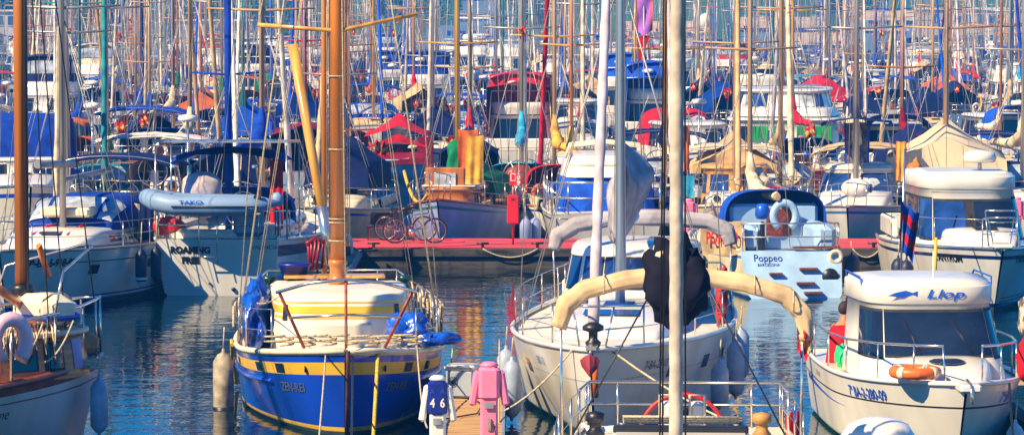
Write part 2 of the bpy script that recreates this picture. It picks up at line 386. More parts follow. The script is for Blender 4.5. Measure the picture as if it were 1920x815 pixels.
def sailboat(name, L=10, B=3.3, topm='white', stripe='blue', boot='blue', hoodc='blue', bim=None, cover='blue', jib='white', mast=ALU, Hm=12.5, tw=.7, deckc=DECKW, railm=None, f=(1.0, .95, 1.25), wheel=True, roof=WHITE, srake=.35, rake=1.0, detail=1, winm=GLASS, mizzen=False, rigr=.09, coam=True, dodgerw=VINYL):
    root = empty(name); h = Hull(L, B, f[0], f[1], f[2], tw, rake, srake); root_h = h
    ws, bd = BAND_PLAIN; h.build(root, [PAINT['anti'], PAINT[boot], PAINT[topm], PAINT[stripe]], ws, bd, 2, deckc, railm or ALU)
    S = coach(root, h, -L * .12, L * .26, .66, .42, roof, front=L * .17, back=.1, wmax=B * .34)
    coach_windows(S, [(-L * .10, -L * .02), (0, L * .075)], .3, .72, winm)
    hatch(root, S, L * .16, 0, .45); hatch(root, S, L * .02, -.3, .35)
    zd = h.zs(.25)
    if coam:
        for sd in (1, -1): c = MB(); c.grid([[(x, sd * (B * .30 + q), zd - .03 + z) for q, z in ((.1, 0), (.06, .28), (-.06, .3), (-.1, .02))] for x in (-L * .46, -L * .3, -L * .12)], 0, False, False); c.build('cockpit_coaming', roof, root)
        s = MB(); s.box((-L * .28, 0, zd + .03), (L * .3, B * .5, .04)); s.build('cockpit_sole', TEAK, root)
        d = MB(); d.box((-L * .115, 0, zd + .32), (.04, .6, .6)); d.build('companionway', MAHOG, root)
    if hoodc: hood(root, L * .04, -L * .17, B * .33, zd + .36, .75, CAN[hoodc], dodgerw)
    if bim: bimini(root, -L * .36, 1.9, B * .42, zd + 1.95, zd, CAN[bim])
    if wheel:
        w = MB(); w.tube(arc((-L * .37, 0, zd + .85), .42, 0, 360, 20, 'yz')[:-1], .018, 6, close=True)
        for a in (0, 60, 120): w.tube([(-L * .37, .42 * cos(radians(a)), zd + .85 + .42 * sin(radians(a))), (-L * .37, -.42 * cos(radians(a)), zd + .85 - .42 * sin(radians(a)))], .01, 4)
        w.build('steering_wheel', STEEL, root); MB().box((-L * .36 + .12, 0, zd + .45), (.2, .24, .85), bev=.04).build('binnacle', WHITE, root)
    rig(root, Hm, L * .08, Hm, h, mast, jib=CAN[jib] if jib else None, boom=L * .36, cover=CAN[cover] if cover else None, zb=1.5, r=rigr, detail=detail)
    if mizzen: rig(root, Hm * .75, -L * .36, Hm * .75, h, mast, jib=None, boom=L * .18, cover=CAN[cover] if cover else None, zb=1.3, r=rigr * .8, detail=0, mastname='mizzen_mast', spread=(.55,))
    h.rails(root)
    bx = -L * .485
    q_ = MB(); q_.tube(arc((bx, -B * .22, h.fs + .42), .2, -60, 240, 14, 'yz', .24), .07, 8); q_.build('horseshoe_buoy', (ORNG, FENDW, FENDW, PAINT['yellow'])[int(L * 2) % 4], root)
    if L > 9.5: outboard(root, bx, B * .2, h.fs + .45, BLACK, (BLACK, BLUEB, WHITE)[int(L) % 3], s=.62)
    if L > 11: q_ = MB(); q_.tube([(bx + .1, B * .36, h.fs), (bx + .1, B * .36, h.fs + 2.6)], .03, 6); po = q_.build('stern_pole', STEEL, root); radar(po, (bx + .1, B * .36, h.fs + 2.6), WHITE, .8, 0)
    return root, h, S

class House:
    """rounded deckhouse: footprint superellipse lofted from z0 to z1"""
    def __init__(s, z0, z1, bot, top, n=5, taper=0): s.z0, s.z1, s.bot, s.top, s.n, s.taper = z0, z1, bot, top, n, taper
    def S(s, th, f, off=0):
        a = radians(th); e = 2 / s.n; c, d = cos(a), sin(a)
        xc, ax, by = [lerp(s.bot[i], s.top[i], f) for i in range(3)]
        X = (1 if c >= 0 else -1) * abs(c) ** e; Y = (1 if d >= 0 else -1) * abs(d) ** e
        return Vector((xc + (ax + off) * X, (by + off) * Y * (1 - s.taper * X), lerp(s.z0, s.z1, f)))
    def body(s, root, m, name='deckhouse', crown=.06, over=0, lip=.07):
        th = [i * 360 / 48 for i in range(48)]; mb = MB(); rows = [[s.S(t, f) for t in th] for f in (0, .5, 1)]
        if over: rows += [[s.S(t, 1, o_) + Vector((0, 0, z_)) for t in th] for o_, z_ in ((.004, 0), (over - .01, 0), (over, .01), (over, lip - .03), (over - .012, lip - .008), (over - .05, lip))]
        zt = s.z1 + (lip if over else 0); xc = s.top[0]
        for k, z in ((.95, .4), (.62, .85), (.2, 1)): rows.append([Vector((xc + (s.S(t, 1, over).x - xc) * k, s.S(t, 1, over).y * k, zt + crown * z)) for t in th])
        mb.grid(rows, 0, True, True, False, True); return mb.build(name, m, root)
    def win(s, parent, a0, a1, f0, f1, m=GLASS, name='window', k=None, off=.008):
        k = k or max(2, int(abs(a1 - a0) / 6)); mb = MB(); fr = m in (GLASS, GLASSB, VINYL) and name != 'door'; e = 1.2 if a1 > a0 else -1.2
        if fr: mb.grid([[s.S(lerp(a0 - e, a1 + e, i / k), f, off - .004) for f in (f0 - .035, f1 + .035)] for i in range(k + 1)], 1)
        mb.grid([[s.S(lerp(a0, a1, i / k), f, off) for f in (f0, f1)] for i in range(k + 1)], 0); return mb.build(name, [m, RUBBER] if fr else m, parent)
def radar(parent, p, m=WHITE, s=1, post=.3):
    mb = MB(); mb.tube([(p[0], p[1], p[2] - post), (p[0], p[1], p[2])], .04 * s, 6); mb.lathe([(0, 0), (.28 * s, .02), (.31 * s, .1 * s), (.27 * s, .2 * s), (0, .24 * s)], p, 14); return mb.build('radar_dome', m, parent)
def motoryacht(name, L=10, B=3.4, topm='white', fly=True, cover='blue', arch=True, canopy='blue', f=(1.0, 1.1, 1.6), tw=.85, win=GLASS, stripe='blue', househ=1.25, ext=False, flyscreen=True, sternwin=True):
    root = empty(name); h = Hull(L, B, f[0], f[1], f[2], tw, 1.2, .1, 2.4, .88, .3, .4)
    ws, bd = BAND_PLAIN; h.build(root, [PAINT['anti'], PAINT['navy'], PAINT[topm], PAINT[stripe]], ws, bd, 2, DECKW, STEEL)
    zd = h.zs(.45) - .03
    H1 = House(zd, zd + househ, (L * -.02, L * .24, B * .40), (L * -.06, L * .19, B * .36), 5, .08); b = H1.body(root, WHITE, 'deckhouse', over=.08)
    H1.win(b, -36, -3, .42, .88, win, 'windscreen'); H1.win(b, 3, 36, .42, .88, win, 'windscreen')
    for sd in (1, -1):
        for a0, a1 in ((54, 84), (90, 122)): H1.win(b, sd * a0, sd * a1, .42, .85, win, 'side_window')
    if sternwin: H1.win(b, 150, 210, .1, .88, win, 'saloon_door')
    F0 = coach(root, h, L * .16, L * .42, .62, .4, WHITE, front=L * .2, back=.05, name='foredeck_trunk'); hatch(root, F0, L * .25, 0, .5, BLACK)
    c = MB()
    for sd in (1, -1): c.box((-L * .37, sd * B * .38, zd + .22), (L * .24, .14, .46), bev=.05)
    c.box((-L * .48, 0, zd + .22), (.14, B * .8, .46), bev=.05); c.build('cockpit_bulwark', WHITE, root); z2 = zd + househ + .1
    if fly:
        H2 = House(z2, z2 + .55, (L * -.1, L * .17, B * .34), (L * -.11, L * .17, B * .36), 4, .05); H2.body(root, WHITE, 'flybridge')
        if flyscreen: H2b = House(z2 + .55, z2 + .85, (L * -.05, L * .1, B * .33), (L * -.08, L * .1, B * .31), 4, .05); sc = MB(); sc.grid([[H2b.S(a, q) for q in (0, 1)] for a in range(-60, 61, 10)], 0); sc.build('fly_windscreen', VINYL, root)
        if canopy:
            bimini(root, -L * .12, L * .24, B * .36, z2 + 2.0, z2 + .5, CAN[canopy], 'fly_bimini')
            if ext: e = House(z2 + .55, z2 + 1.85, (L * -.12, L * .12, B * .35), (L * -.12, L * .11, B * .35), 4); eo = e.body(root, CAN[canopy], 'fly_enclosure'); [e.win(eo, a, a + 32, .35, .85, VINYL, 'enclosure_window') for a in (-50, -16, 18, 60, 268)]
    elif canopy:
        hood(root, -L * .2, -L * .47, B * .4, zd + .4, 1.35, CAN[canopy], None, 'cockpit_canopy', front=.85)
    if arch:
        za = z2 + (1.1 if fly else .5); A = MB(); A.tube([(-L * .28, -B * .38, zd + .6), (-L * .24, -B * .34, za), (-L * .24, B * .34, za), (-L * .28, B * .38, zd + .6)], .07, 8, flat=.6); ao = A.build('radar_arch', WHITE, root); radar(ao, (-L * .24, .3, za + .25)); 
        q = MB(); q.tube([(-L * .24, -.5, za), (-L * .26, -.5, za + 2.2)], .012, 5); q.build('aerial', WHITE, ao)
    h.rails(root, .65, .45, .95, 1, 1.4, True, False)
    return root, h, H1
# ------------------------------------------------------------------ camera, light, sky
cam = bpy.data.cameras.new('camera'); co = bpy.data.objects.new('camera', cam); COL.objects.link(co); SC.camera = co
cam.sensor_width = 36; cam.lens = 36 * F / 1920; cam.clip_end = 9000; cam.clip_start = 1
co.location = (0, 0, HC); co.rotation_euler = (pi / 2 - PITCH, 0, 0)
TS = Vector((-.62, -.46, .66)).normalized()
sun = bpy.data.lights.new('sun', 'SUN'); sun.energy = 5.0; sun.angle = radians(.5); sun.color = (1, .77, .43)
so = bpy.data.objects.new('sun', sun); COL.objects.link(so); so.rotation_euler = (-TS).to_track_quat('-Z', 'Y').to_euler(); so.location = (-40, -20, 60)
w = bpy.data.worlds.new('World'); SC.world = w; w.use_nodes = True; nt = w.node_tree
sk = nt.nodes.new('ShaderNodeTexSky'); sk.sky_type = 'NISHITA'; sk.sun_disc = False; sk.sun_elevation = math.asin(TS.z); sk.sun_rotation = math.atan2(TS.x, TS.y); sk.ozone_density = 6; sk.dust_density = 0; sk.air_density = 1.0
hs = nt.nodes.new('ShaderNodeHueSaturation'); hs.inputs['Saturation'].default_value = 2.4; hs.inputs['Hue'].default_value = .508; hs.inputs['Value'].default_value = 1.0
bg = nt.nodes['Background']; bg.inputs[1].default_value = .088
nt.links.new(sk.outputs[0], hs.inputs['Color']); nt.links.new(hs.outputs[0], bg.inputs[0])
SC.view_settings.view_transform = 'Standard'; SC.view_settings.look = 'None'; SC.view_settings.gamma = 1; SC.view_settings.exposure = 1.05
cy = SC.cycles; cy.max_bounces = 6; cy.glossy_bounces = 3; cy.transmission_bounces = 2; cy.diffuse_bounces = 2; cy.transparent_max_bounces = 6; cy.volume_bounces = 0
cy.sample_clamp_indirect = 4; cy.sample_clamp_direct = 12; cy.use_denoising = True; cy.caustics_reflective = False; cy.caustics_refractive = False

# ------------------------------------------------------------------ water
def water():
    m = bpy.data.materials.new('harbour_water'); m.use_nodes = True; nt = m.node_tree; N = nt.nodes; L = nt.links; p = N['Principled BSDF']
    p.inputs['Base Color'].default_value = (.001, .016, .024, 1); p.inputs['Roughness'].default_value = .02; p.inputs['IOR'].default_value = 1.33
    p.inputs['Specular IOR Level'].default_value = 1.0
    tc = N.new('ShaderNodeTexCoord'); hsum = None
    for sc, st, dist, det in (((.55, .8, 1), 1.0, .5, 2), ((1.6, 2.4, 1), 1.0, .22, 2), ((5, 8, 1), 1, .03, 2)):
        mp = N.new('ShaderNodeMapping'); mp.inputs['Scale'].default_value = sc; mp.inputs['Rotation'].default_value = (0, 0, .25); L.new(tc.outputs['Object'], mp.inputs[0])
        nz = N.new('ShaderNodeTexNoise'); nz.inputs['Scale'].default_value = 1; nz.inputs['Detail'].default_value = det; nz.inputs['Distortion'].default_value = .6; L.new(mp.outputs[0], nz.inputs['Vector'])
        mu = N.new('ShaderNodeMath'); mu.operation = 'MULTIPLY'; mu.inputs[1].default_value = dist; L.new(nz.outputs[0], mu.inputs[0])
        if hsum is None: hsum = mu
        else: a = N.new('ShaderNodeMath'); L.new(hsum.outputs[0], a.inputs[0]); L.new(mu.outputs[0], a.inputs[1]); hsum = a
    bp = N.new('ShaderNodeBump'); bp.inputs['Strength'].default_value = 1; bp.inputs['Distance'].default_value = .042; L.new(hsum.outputs[0], bp.inputs['Height']); L.new(bp.outputs[0], p.inputs['Normal'])
    o = MB().grid([[(-900, -120, 0), (900, -120, 0)], [(-900, 1000, 0), (900, 1000, 0)]], 0, smooth=False).build('water', m); tag(o, kind='structure')
water()

# ------------------------------------------------------------------ pontoons
CARPET = mat('red_carpet', (.70, .045, .07), .9, var=.25, vs=1.1, rgb2=(.36, .05, .05), bump=.4, bs=50)
CARPET2 = mat('faded_red_carpet', (.52, .12, .07), .9, var=.25, vs=.8, bump=.4, bs=30)
PLANK = mat('pontoon_planks', (.60, .36, .14), .7, var=.3, vs=2, stretch=(.6, 9, 1), rgb2=(.32, .18, .07), bump=.5, bs=14)
CONC = mat('pontoon_float', (.07, .06, .05), .8, var=.5, vs=1.5, bump=.3, bs=6, stretch=(1, 1, 4))
FASC = mat('fascia_blue_grey', (.22, .30, .40), .5, var=.2, vs=2)
def pontoon(x0, x1, y0, y1, label, carpet=None, z=.5, along='x', group=None):
    r = empty('pontoon', ((x0 + x1) / 2, (y0 + y1) / 2, 0)); tag(r, label, 'pontoon', group); w, d = x1 - x0, y1 - y0
    mb = MB(); n = int((w if along == 'x' else d) / .16)
    if w * d < 130:
        for i in range(n):
            t = (i + .5) / n - .5; mb.box((w * t, 0, z - .03 + .004 * sin(i * 2.3)), (.145, d, .05)) if along == 'x' else mb.box((0, d * t, z - .03 + .004 * sin(i * 2.3)), (w, .145, .05))
    else: mb.box((0, 0, z - .03), (w, d, .05))
    mb.build('decking', PLANK, r)
    f = MB(); 
    for s in (1, -1): f.box((0, s * (d / 2 + .02), z - .1), (w + .08, .04, .2)); f.box((s * (w / 2 + .02), 0, z - .1), (.04, d, .2))
    f.build('fascia', FASC if along == 'y' else CONC, r)
    MB().box((0, 0, (z - .06) / 2 - .1), (w - .1, d - .1, z + .1)).build('float', CONC, r)
    if carpet: 
        q = MB(); k = max(2, int(w / 1.5)); q.grid([[(-w / 2 + w * i / k, s * (d / 2 - .12) + .03 * sin(i * 3.1), z + .012 + .006 * sin(i * 1.3)) for s in (1, -1)] for i in range(k + 1)]); q.build('carpet', carpet, r)
    return r
PA = pontoon(ux(642, 90), 46, 88.5, 92.6, 'pontoon laid with bright red carpet where the bicycles stand', CARPET)
pontoon(ux(598, 86), ux(668, 86), 78.5, 88.45, 'short plank finger leading from the red carpet towards the blue and yellow boat', None, along='y')
pontoon(ux(842, 52), ux(942, 52), 34, 58.5, 'bare plank pontoon with the cool box and pink service pedestal', None, along='y')
pontoon(ux(1905, 53), ux(1905, 53) + 3, 44, 56, 'sunlit plank pontoon corner off the white fishing cruiser bow', None, along='y')
PY = [135, 172, 210, 249, 290, 333, 378, 426]
PW = ['second', 'third', 'fourth', 'fifth', 'sixth', 'seventh', 'eighth', 'ninth']
for i, y in enumerate(PY):
    pontoon(-46 if i else -22, y * .16 + 10, y - 1.2, y + 1.2, f'long narrow pontoon, {PW[i]} one back, crowded with moored boats', CARPET2 if i < 3 else None)

def pedestal(u, Y, kind, label, z=.5, h=1.2, txt=None, s=1):
    r = empty('service_pedestal', (ux(u, Y), Y, z), 0); tag(r, label, 'pedestal')
    body, hat, wing = dict(pink=(PINKP, PINKP, PINKP), pale=(PINKL, PINKL, PINKL), blue=(WHITE, BLUEP, WHITE))[kind]
    pm = MB(); pm.box((0, 0, h * .42), (.20 * s, .2 * s, h * .84), bev=.03); pm.build('post', body, r)
    c = MB(); c.box((0, -.005, h * .78), (.24 * s, .25 * s, h * .40), bev=.045); co_ = c.build('head_cover', hat, r)
    MB().lathe([(.1 * s, 0), (.11 * s, .02), (.07 * s, .06), (0, .07)], (0, 0, h * .98), 12).build('cap', wing, r)
    for sd in (1, -1):
        w = MB(); w.box((sd * .16 * s, 0, h * .72), (.09 * s, .16 * s, h * .42), bev=.03, M=Matrix.Rotation(-sd * .16, 4, 'Y')); w.build('side_flap', wing, r)
    q = MB(); q.box((0, -.115 * s, h * .3), (.05, .02, .16)); q.box((0, -.125 * s, h * .3), (.02, .03, .09)); q.build('socket', STEEL if kind != 'blue' else ALU, r)
    MB().box((0, 0, .03), (.30 * s, .28 * s, .06), bev=.02).build('plinth', CONC, r); q = MB(); q.box((0, -.125 * s, h * .52), (.11 * s, .02, .09), bev=.008); q.build('breaker_lid', VINYL, r); MB().tube([(.06, -.12 * s, h * .3), (.1, -.2, h * .12), (.2, -.25, .06), (.35, -.4, .05)], .012, 5).build('power_lead', BLACK, r)
    if txt:
        for x, t in zip((-.062, .062), txt):
            lettering(t[0], .09, lambda a, b, x=x: (x * s + a, -.138 * s, h * .86 + b), BLUEB, r, 'pedestal_letter')
            lettering(t[1], .16, lambda a, b, x=x: (x * s + a * .8, -.138 * s, h * .73 + b), WHITE, r, 'pedestal_number', bold=.004)
    return r
pedestal(820, 45, 'blue', 'white and blue service pedestal numbered 4 and 6 at the blue boat bow', h=1.16, txt=('A4', 'A6'), s=1.05)
pedestal(917, 47, 'pink', 'tall pink service pedestal standing beside the cool box', h=1.14, s=1.2)
pedestal(668, 135.6, 'pale', 'pale pink pedestal with a yellow hose on the far plank pontoon', h=1.25, s=1.15)
pedestal(534, 90, 'pink', 'pink pedestal half hidden behind the wooden masts', h=1.2)
pedestal(1292, 90.2, 'pink', 'pink pedestal between the blue canvas boat and wheelhouse boat', h=1.15, s=1.2)
pedestal(1484, 136, 'blue', 'white pedestal with blue head beside two pink ones', h=1.15)
pedestal(1502, 135.5, 'pink', 'bright pink pedestal next to the blue headed one', h=1.3)
pedestal(1516, 136, 'pale', 'pale lilac pedestal just past the bright pink one', h=1.2)
pedestal(1908, 91, 'pink', 'pink pedestal at the bow of the white cabin cruiser', h=1.15, s=1.1)
pedestal(1912, 134.8, 'pink', 'pink pedestal with a coiled green hose on the second pontoon', h=1.4, s=1.1)
pedestal(744, 178, 'pale', 'small pale pink pedestal behind the red tented boat', h=1.3)
def hose_coil(u, Y, z, m, label, r=.42, n=5):
    mb = MB()
    for k in range(n): mb.tube([(x, -.16 - .02 * k, zz) for x, _, zz in arc((.03 * sin(k * 2), 0, 0), r * (.9 + .08 * sin(k * 3)), 0, 360, 22, 'xz', r * 1.25)[:-1]], .022, 5, close=True)
    o = mb.build('garden_hose', m, None, (ux(u, Y), Y, z)); tag(o, label, 'hose')
hose_coil(672, 135.6, 1.05, ROPEY, 'yellow hose looped over the pale pink pedestal')
hose_coil(1908, 134.6, 1.05, ROPEG, 'green hose coiled round the pink pedestal at the second pontoon')

# red signal post with two red panels on the carpet
r = empty('emergency_post', (ux(962, 90), 90, .5)); tag(r, 'red safety post carrying two red boxes at the pontoon edge', 'safety post')
MB().tube([(0, 0, 0), (0, 0, 1.95)], .03, 8).build('post', REDP, r)
MB().box((0, -.05, .92), (.31, .16, .74), bev=.03).build('extinguisher_box', REDP, r)
q = MB().box((0, -.02, 1.72), (.2, .04, .34)).build('sign_panel', REDP, r)
f = MB(); f.box((0, -.045, 1.76), (.13, .006, .2)); f.build('sign_pictogram', WHITE, q); f = MB(); f.box((0, -.05, 1.76), (.09, .006, .15)); f.build('sign_inner', REDP, q)
lettering('X', .16, lambda a, b: (a, -.134, 1.18 + b * .6), BLACK, r, 'box_mark', bold=.006)

# bicycles ---------------------------------------------------------------
def bicycle(x, y, z, rz, label, framem, s=1.0, lean=.12):
    r = empty('bicycle', (x, y, z), rz); r.rotation_euler.x = lean; tag(r, label, 'bicycle'); R = .34
    for wx in (-.52, .52):
        t = MB(); t.tube(arc((wx, 0, R), R - .02, 0, 360, 30, 'xz')[:-1], .02, 6, close=True); wo = t.build('wheel', RUBBER, r)
        q = MB(); q.tube(arc((wx, 0, R), R - .05, 0, 360, 24, 'xz')[:-1], .012, 4, close=True)
        for a in range(0, 360, 24): q.tube([(wx, 0, R), (wx + (R - .05) * cos(radians(a)), 0, R + (R - .05) * sin(radians(a)))], .0035, 3)
        q.tube([(wx, -.05, R), (wx, .05, R)], .025, 8); q.build('rim', STEEL, wo)
    f = MB(); bb = (-.08, 0, .29); st = (-.2, 0, .74); ht = (.36, 0, .80); hb_ = (.40, 0, .62)
    for a, b, q in ((bb, st, .017), (st, ht, .016), (bb, hb_, .02), (ht, hb_, .02), (bb, (-.52, 0, R), .01), (st, (-.52, 0, R), .009), (hb_, (.47, 0, .5), .014), ((.47, 0, .5), (.52, 0, R), .012)): f.tube([a, b], q, 6)
    f.build('frame', framem, r)
    h = MB(); h.tube([ht, (.33, 0, .95)], .014, 6); h.tube([(.28, -.3, .96), (.34, -.24, .99), (.38, 0, .95), (.34, .24, .99), (.28, .3, .96)], .013, 6); h.build('handlebar', BLACK, r)
    g = MB(); g.tube([st, (-.23, 0, .88)], .013, 6); g.tube([(-.38, 0, .9), (-.2, 0, .92), (-.08, 0, .9)], [.06, .055, .02], 8, flat=1.3); g.build('saddle', BLACK, r)
    c = MB(); c.lathe([(.0, 0), (.1, 0), (.1, .008), (0, .008)], (-.08, -.05, .29), 16, M=Matrix.Rotation(pi / 2, 4, 'X')); c.tube([(-.08, -.07, .29), (.03, -.07, .16)], .01, 5); c.box((.04, -.11, .155), (.09, .08, .02)); c.tube([(-.08, .07, .29), (-.19, .07, .42)], .01, 5); c.box((-.2, .11, .425), (.09, .08, .02)); c.build('crankset', STEEL, r)
    k = MB(); k.tube([(-.15, .03, .3), (-.02, .22, .01)], .009, 5); k.build('kickstand', BLACK, r)
    return r
bicycle(ux(778, 90.6), 90.4, .512, .05, 'blue and white bicycle on its stand on the red carpet', mat('bike_blue', (.03, .12, .5), .3))
bicycle(ux(760, 91.4), 91.4, .512, pi - .2, 'dark bicycle parked just behind the blue one', mat('bike_dark', (.05, .012, .02), .3), lean=-.1)
b_ = empty('crate', (ux(716, 91.8), 91.8, .5)); tag(b_, 'dark plastic crate stacked on a bench near the bicycles', 'crate')
m = MB(); [m.box((0, s * .2, .58), (.6, .03, .3)) for s in (1, -1)]; [m.box((s * .29, 0, .58), (.03, .4, .3)) for s in (1, -1)]; m.box((0, 0, .44), (.58, .4, .03)); m.build('crate_box', BLACK, b_)
m = MB(); m.box((0, 0, .38), (.8, .5, .04)); [m.box((a * .36, b * .2, .18), (.05, .05, .36)) for a in (1, -1) for b in (1, -1)]; m.build('bench', MAHOG, b_)
for i, (u, v, ln, a) in enumerate(((680, 468, .5, .7), (690, 472, .45, .5))):
    p = on(u, v, .5); o = MB().tube([(-ln / 2, 0, .02), (ln / 2, 0, .02)], .02, 6).box((ln / 2, 0, .03), (.06, .1, .05)).build('mooring_cleat', BLACK, None, (p.x, min(p.y, 88.2), .5), a); tag(o, ['black iron cleat nearer the red carpet on the plank finger', 'black iron cleat lower on the plank finger'][i], 'cleat')
for i, (u0, u1, lb) in enumerate(((905, 1008, 'white rope looped along the red carpet edge near the safety post'), (1600, 1652, 'short tan rope lying over the red carpet edge by the cabin cruiser'))):
    a = Vector((ux(u0, 88.4), 88.42, .50)); b = Vector((ux(u1, 88.4), 88.42, .50)); tag(MB().tube(sag(a, b, .22, 12), .02, 5).build('mooring_rope', ROPE), lb, 'rope')
for i, (u, lb) in enumerate(((700, 'iron cleat at the near end of the red carpet'), (905, 'iron cleat where the white rope starts'), (1008, 'iron cleat right of the safety post'), (1640, 'iron cleat before the white cabin cruiser'))):
    c_ = MB(); c_.box((0, 0, .05), (.08, .07, .1)); c_.tube([(-.16, 0, .11), (.16, 0, .11)], .025, 6); tag(c_.build('mooring_cleat', BLACK, None, (ux(u, 88.7), 88.75, .51)), lb, 'cleat')
# cool box ---------------------------------------------------------------
r = empty('cool_box', (ux(868, 53.5), 53.4, .5), -.35); tag(r, 'grey portable cool box with white lid on the planks', 'cool box')
CG = mat('coolbox_grey', (.33, .38, .45), .5, var=.1)
MB().box((0, 0, .22), (.46, .36, .42), bev=.03).build('body', CG, r); MB().box((0, 0, .47), (.5, .4, .09), bev=.03).build('lid', mat('coolbox_lid', (.62, .66, .70), .4), r)
v = MB(); [v.tube([(p[0], -.182, p[2]) for p in arc((-.1, 0, .25), q, 0, 360, 16, 'xz')[:-1]], .006, 4, close=True) for q in (.03, .055, .08)]; v.lathe([(0, 0), (.03, 0), (.03, .01), (0, .01)], (-.1, -.18, .25), 12, M=Matrix.Rotation(pi / 2, 4, 'X')); v.build('vent', BLACK, r)
MB().tube([(-.2, -.2, .44), (-.2, -.23, .5), (.2, -.23, .5), (.2, -.2, .44)], .012, 5).build('carry_handle', CG, r)
for i, (pts, m_, lb) in enumerate(((((1.3, -1.0, 0), (.8, -.5, .05), (.25, .2, .25)), BLACK, 'black power cable trailing from the cool box over the planks'),)):
    o = MB().tube([(-.6 + ux(905, 52), 50.2, .52), (ux(895, 51.5), 51.0, .52), (ux(905, 52.5), 52.2, .52), (ux(880, 53), 53, .56)], .012, 5).build('power_cable', m_); tag(o, lb, 'cable')

# ------------------------------------------------------------------ far shore
HILLM = mat('wooded_hill', (.05, .12, .035), .95, var=.3, vs=.02, rgb2=(.02, .055, .02), bump=1, bs=.15, spec=.1)
def hill(name, x0, x1, y0, y1, hf, n=60, m=8, rough=5):
    rows = []
    for j in range(m + 1):
        f = j / m; y = lerp(y0, y1, f); rows.append([])
        for i in range(n + 1):
            x = lerp(x0, x1, i / n); z = hf(x) * sin(f * pi / 2) ** .8 + rough * noise.noise(Vector((x * .04, y * .04, 0))) * f + 1.8 * noise.noise(Vector((x * .3, y * .3, 3))); rows[-1].append((x, y, z))
    return tag(MB().grid(rows).build(name, HILLM), kind='structure')
hill('hill', -420, 520, 640, 900, lambda x: 34 + 16 * sin(x * .012 + 1) + (22 if x < 40 else 22 * max(0, 1 - (x - 40) / 120)) - .0 * x, 180, 16)
QY = 520
quay = MB(); quay.box((0, QY + 80, .4), (1600, 160, 2.0)); q = quay.build('ground', mat('quay_concrete', (.36, .30, .22), .8, var=.2, vs=.1)); tag(q, kind='structure')
wall = MB().box((60, QY - .6, .2), (500, 1.0, 2.2)).build('quay_wall', mat('quay_wall', (.10, .13, .18), .8, var=.3, vs=.3)); tag(wall, 'long dark stone quay wall closing the far side of the harbour', 'quay')
TANR = mat('tan_roof', (.62, .46, .28), .8, var=.15, vs=.2); WALLB = mat('blue_grey_cladding', (.14, .24, .42), .7, var=.12, vs=.2, stretch=(4, 4, .2)); BEIGE = mat('beige_render', (.55, .44, .30), .8, var=.12, vs=.3)
def px2(u, v, Y): p = at(u, v, Y); return p.x, p.z
def hangar(u0, u1, vt, ve, Y, label, roof=TANR, wallm=WALLB, doors=4):
    x0, zr = px2(u0, vt, Y); x1, ze = px2(u1, ve, Y); zb = 1.4; d = 22; r = empty('warehouse', ((x0 + x1) / 2, Y, zb)); tag(r, label, 'warehouse'); w = (x1 - x0) / 2; H = ze - zb; R = zr - zb
    MB().box((0, d / 2, H / 2), (2 * w, d, H)).build('wall', wallm, r)
    m = MB(); m.grid([[(-w - .4, -.5, H - .05), (-w - .4, d / 2, R), (-w - .4, d + .5, H - .05)], [(w + .4, -.5, H - .05), (w + .4, d / 2, R), (w + .4, d + .5, H - .05)]], 0, False, False); m.poly([(-w, 0, H), (-w, d / 2, R - .1), (-w, d, H)]); m.poly([(w, 0, H), (w, d / 2, R - .1), (w, d, H)]); m.build('roof', roof, r)
    for i in range(doors):
        x = -w + 2 * w * (i + .5) / doors; MB().box((x, -.05, H * .42), (2 * w / doors * .55, .12, H * .75)).build('sliding_door', mat('hangar_door', (.22, .32, .46), .6), r)
    return r
hangar(1385, 1545, 32, 52, 560, 'long low warehouse with tan roof behind the masts, the larger one')
hangar(1500, 1612, 62, 84, 535, 'smaller warehouse with tan gable in front of the long one', doors=2)
hangar(1180, 1330, 40, 60, 575, 'pale low shed across the harbour behind the radar mast', TANR, BEIGE)
hangar(1630, 1740, 20, 38, 590, 'tan roofed shed between the long warehouse and beige offices', TANR, WALLB, 3)
def block(u0, u1, vt, Y, label, nx, nz, wallm=BEIGE, name='office_building', d=16):
    x0, zr = px2(u0, vt, Y); x1, _ = px2(u1, vt, Y); zb = 1.4; r = empty(name, ((x0 + x1) / 2, Y, zb)); tag(r, label, 'building'); w = x1 - x0; H = zr - zb
    MB().box((0, d / 2, H / 2), (w, d, H)).build('wall', wallm, r); MB().box((0, d / 2, H + .15), (w + .8, d + .8, .3)).build('roof', CREAM, r)
    for i in range(nx):
        for j in range(nz):
            x = -w / 2 + w * (i + .5) / nx; z = H * (j + .55) / nz; m = MB().box((x, -.03, z), (w / nx * .5, .1, H / nz * .45)); o = m.build('window', mat('office_glass', (.04, .10, .22), .15, var=.3), r); MB().box((x, -.06, z - H / nz * .25), (w / nx * .56, .16, .08)).build('sill', CREAM, o)
    return r
block(1742, 1935, 18, 560, 'beige two storey harbour office with rows of dark windows', 9, 2)
block(1640, 1700, 58, 540, 'small blue grey kiosk block on the quay by the warehouses', 3, 1, WALLB)
block(-10, 130, 22, 570, 'pale low building under the trees across the harbour', 7, 2, mat('pale_render', (.5, .5, .48), .8))
block(330, 470, 40, 560, 'long pale terminal building beneath the wooded slope', 8, 2, mat('pale_render', (.5, .5, .48), .8))
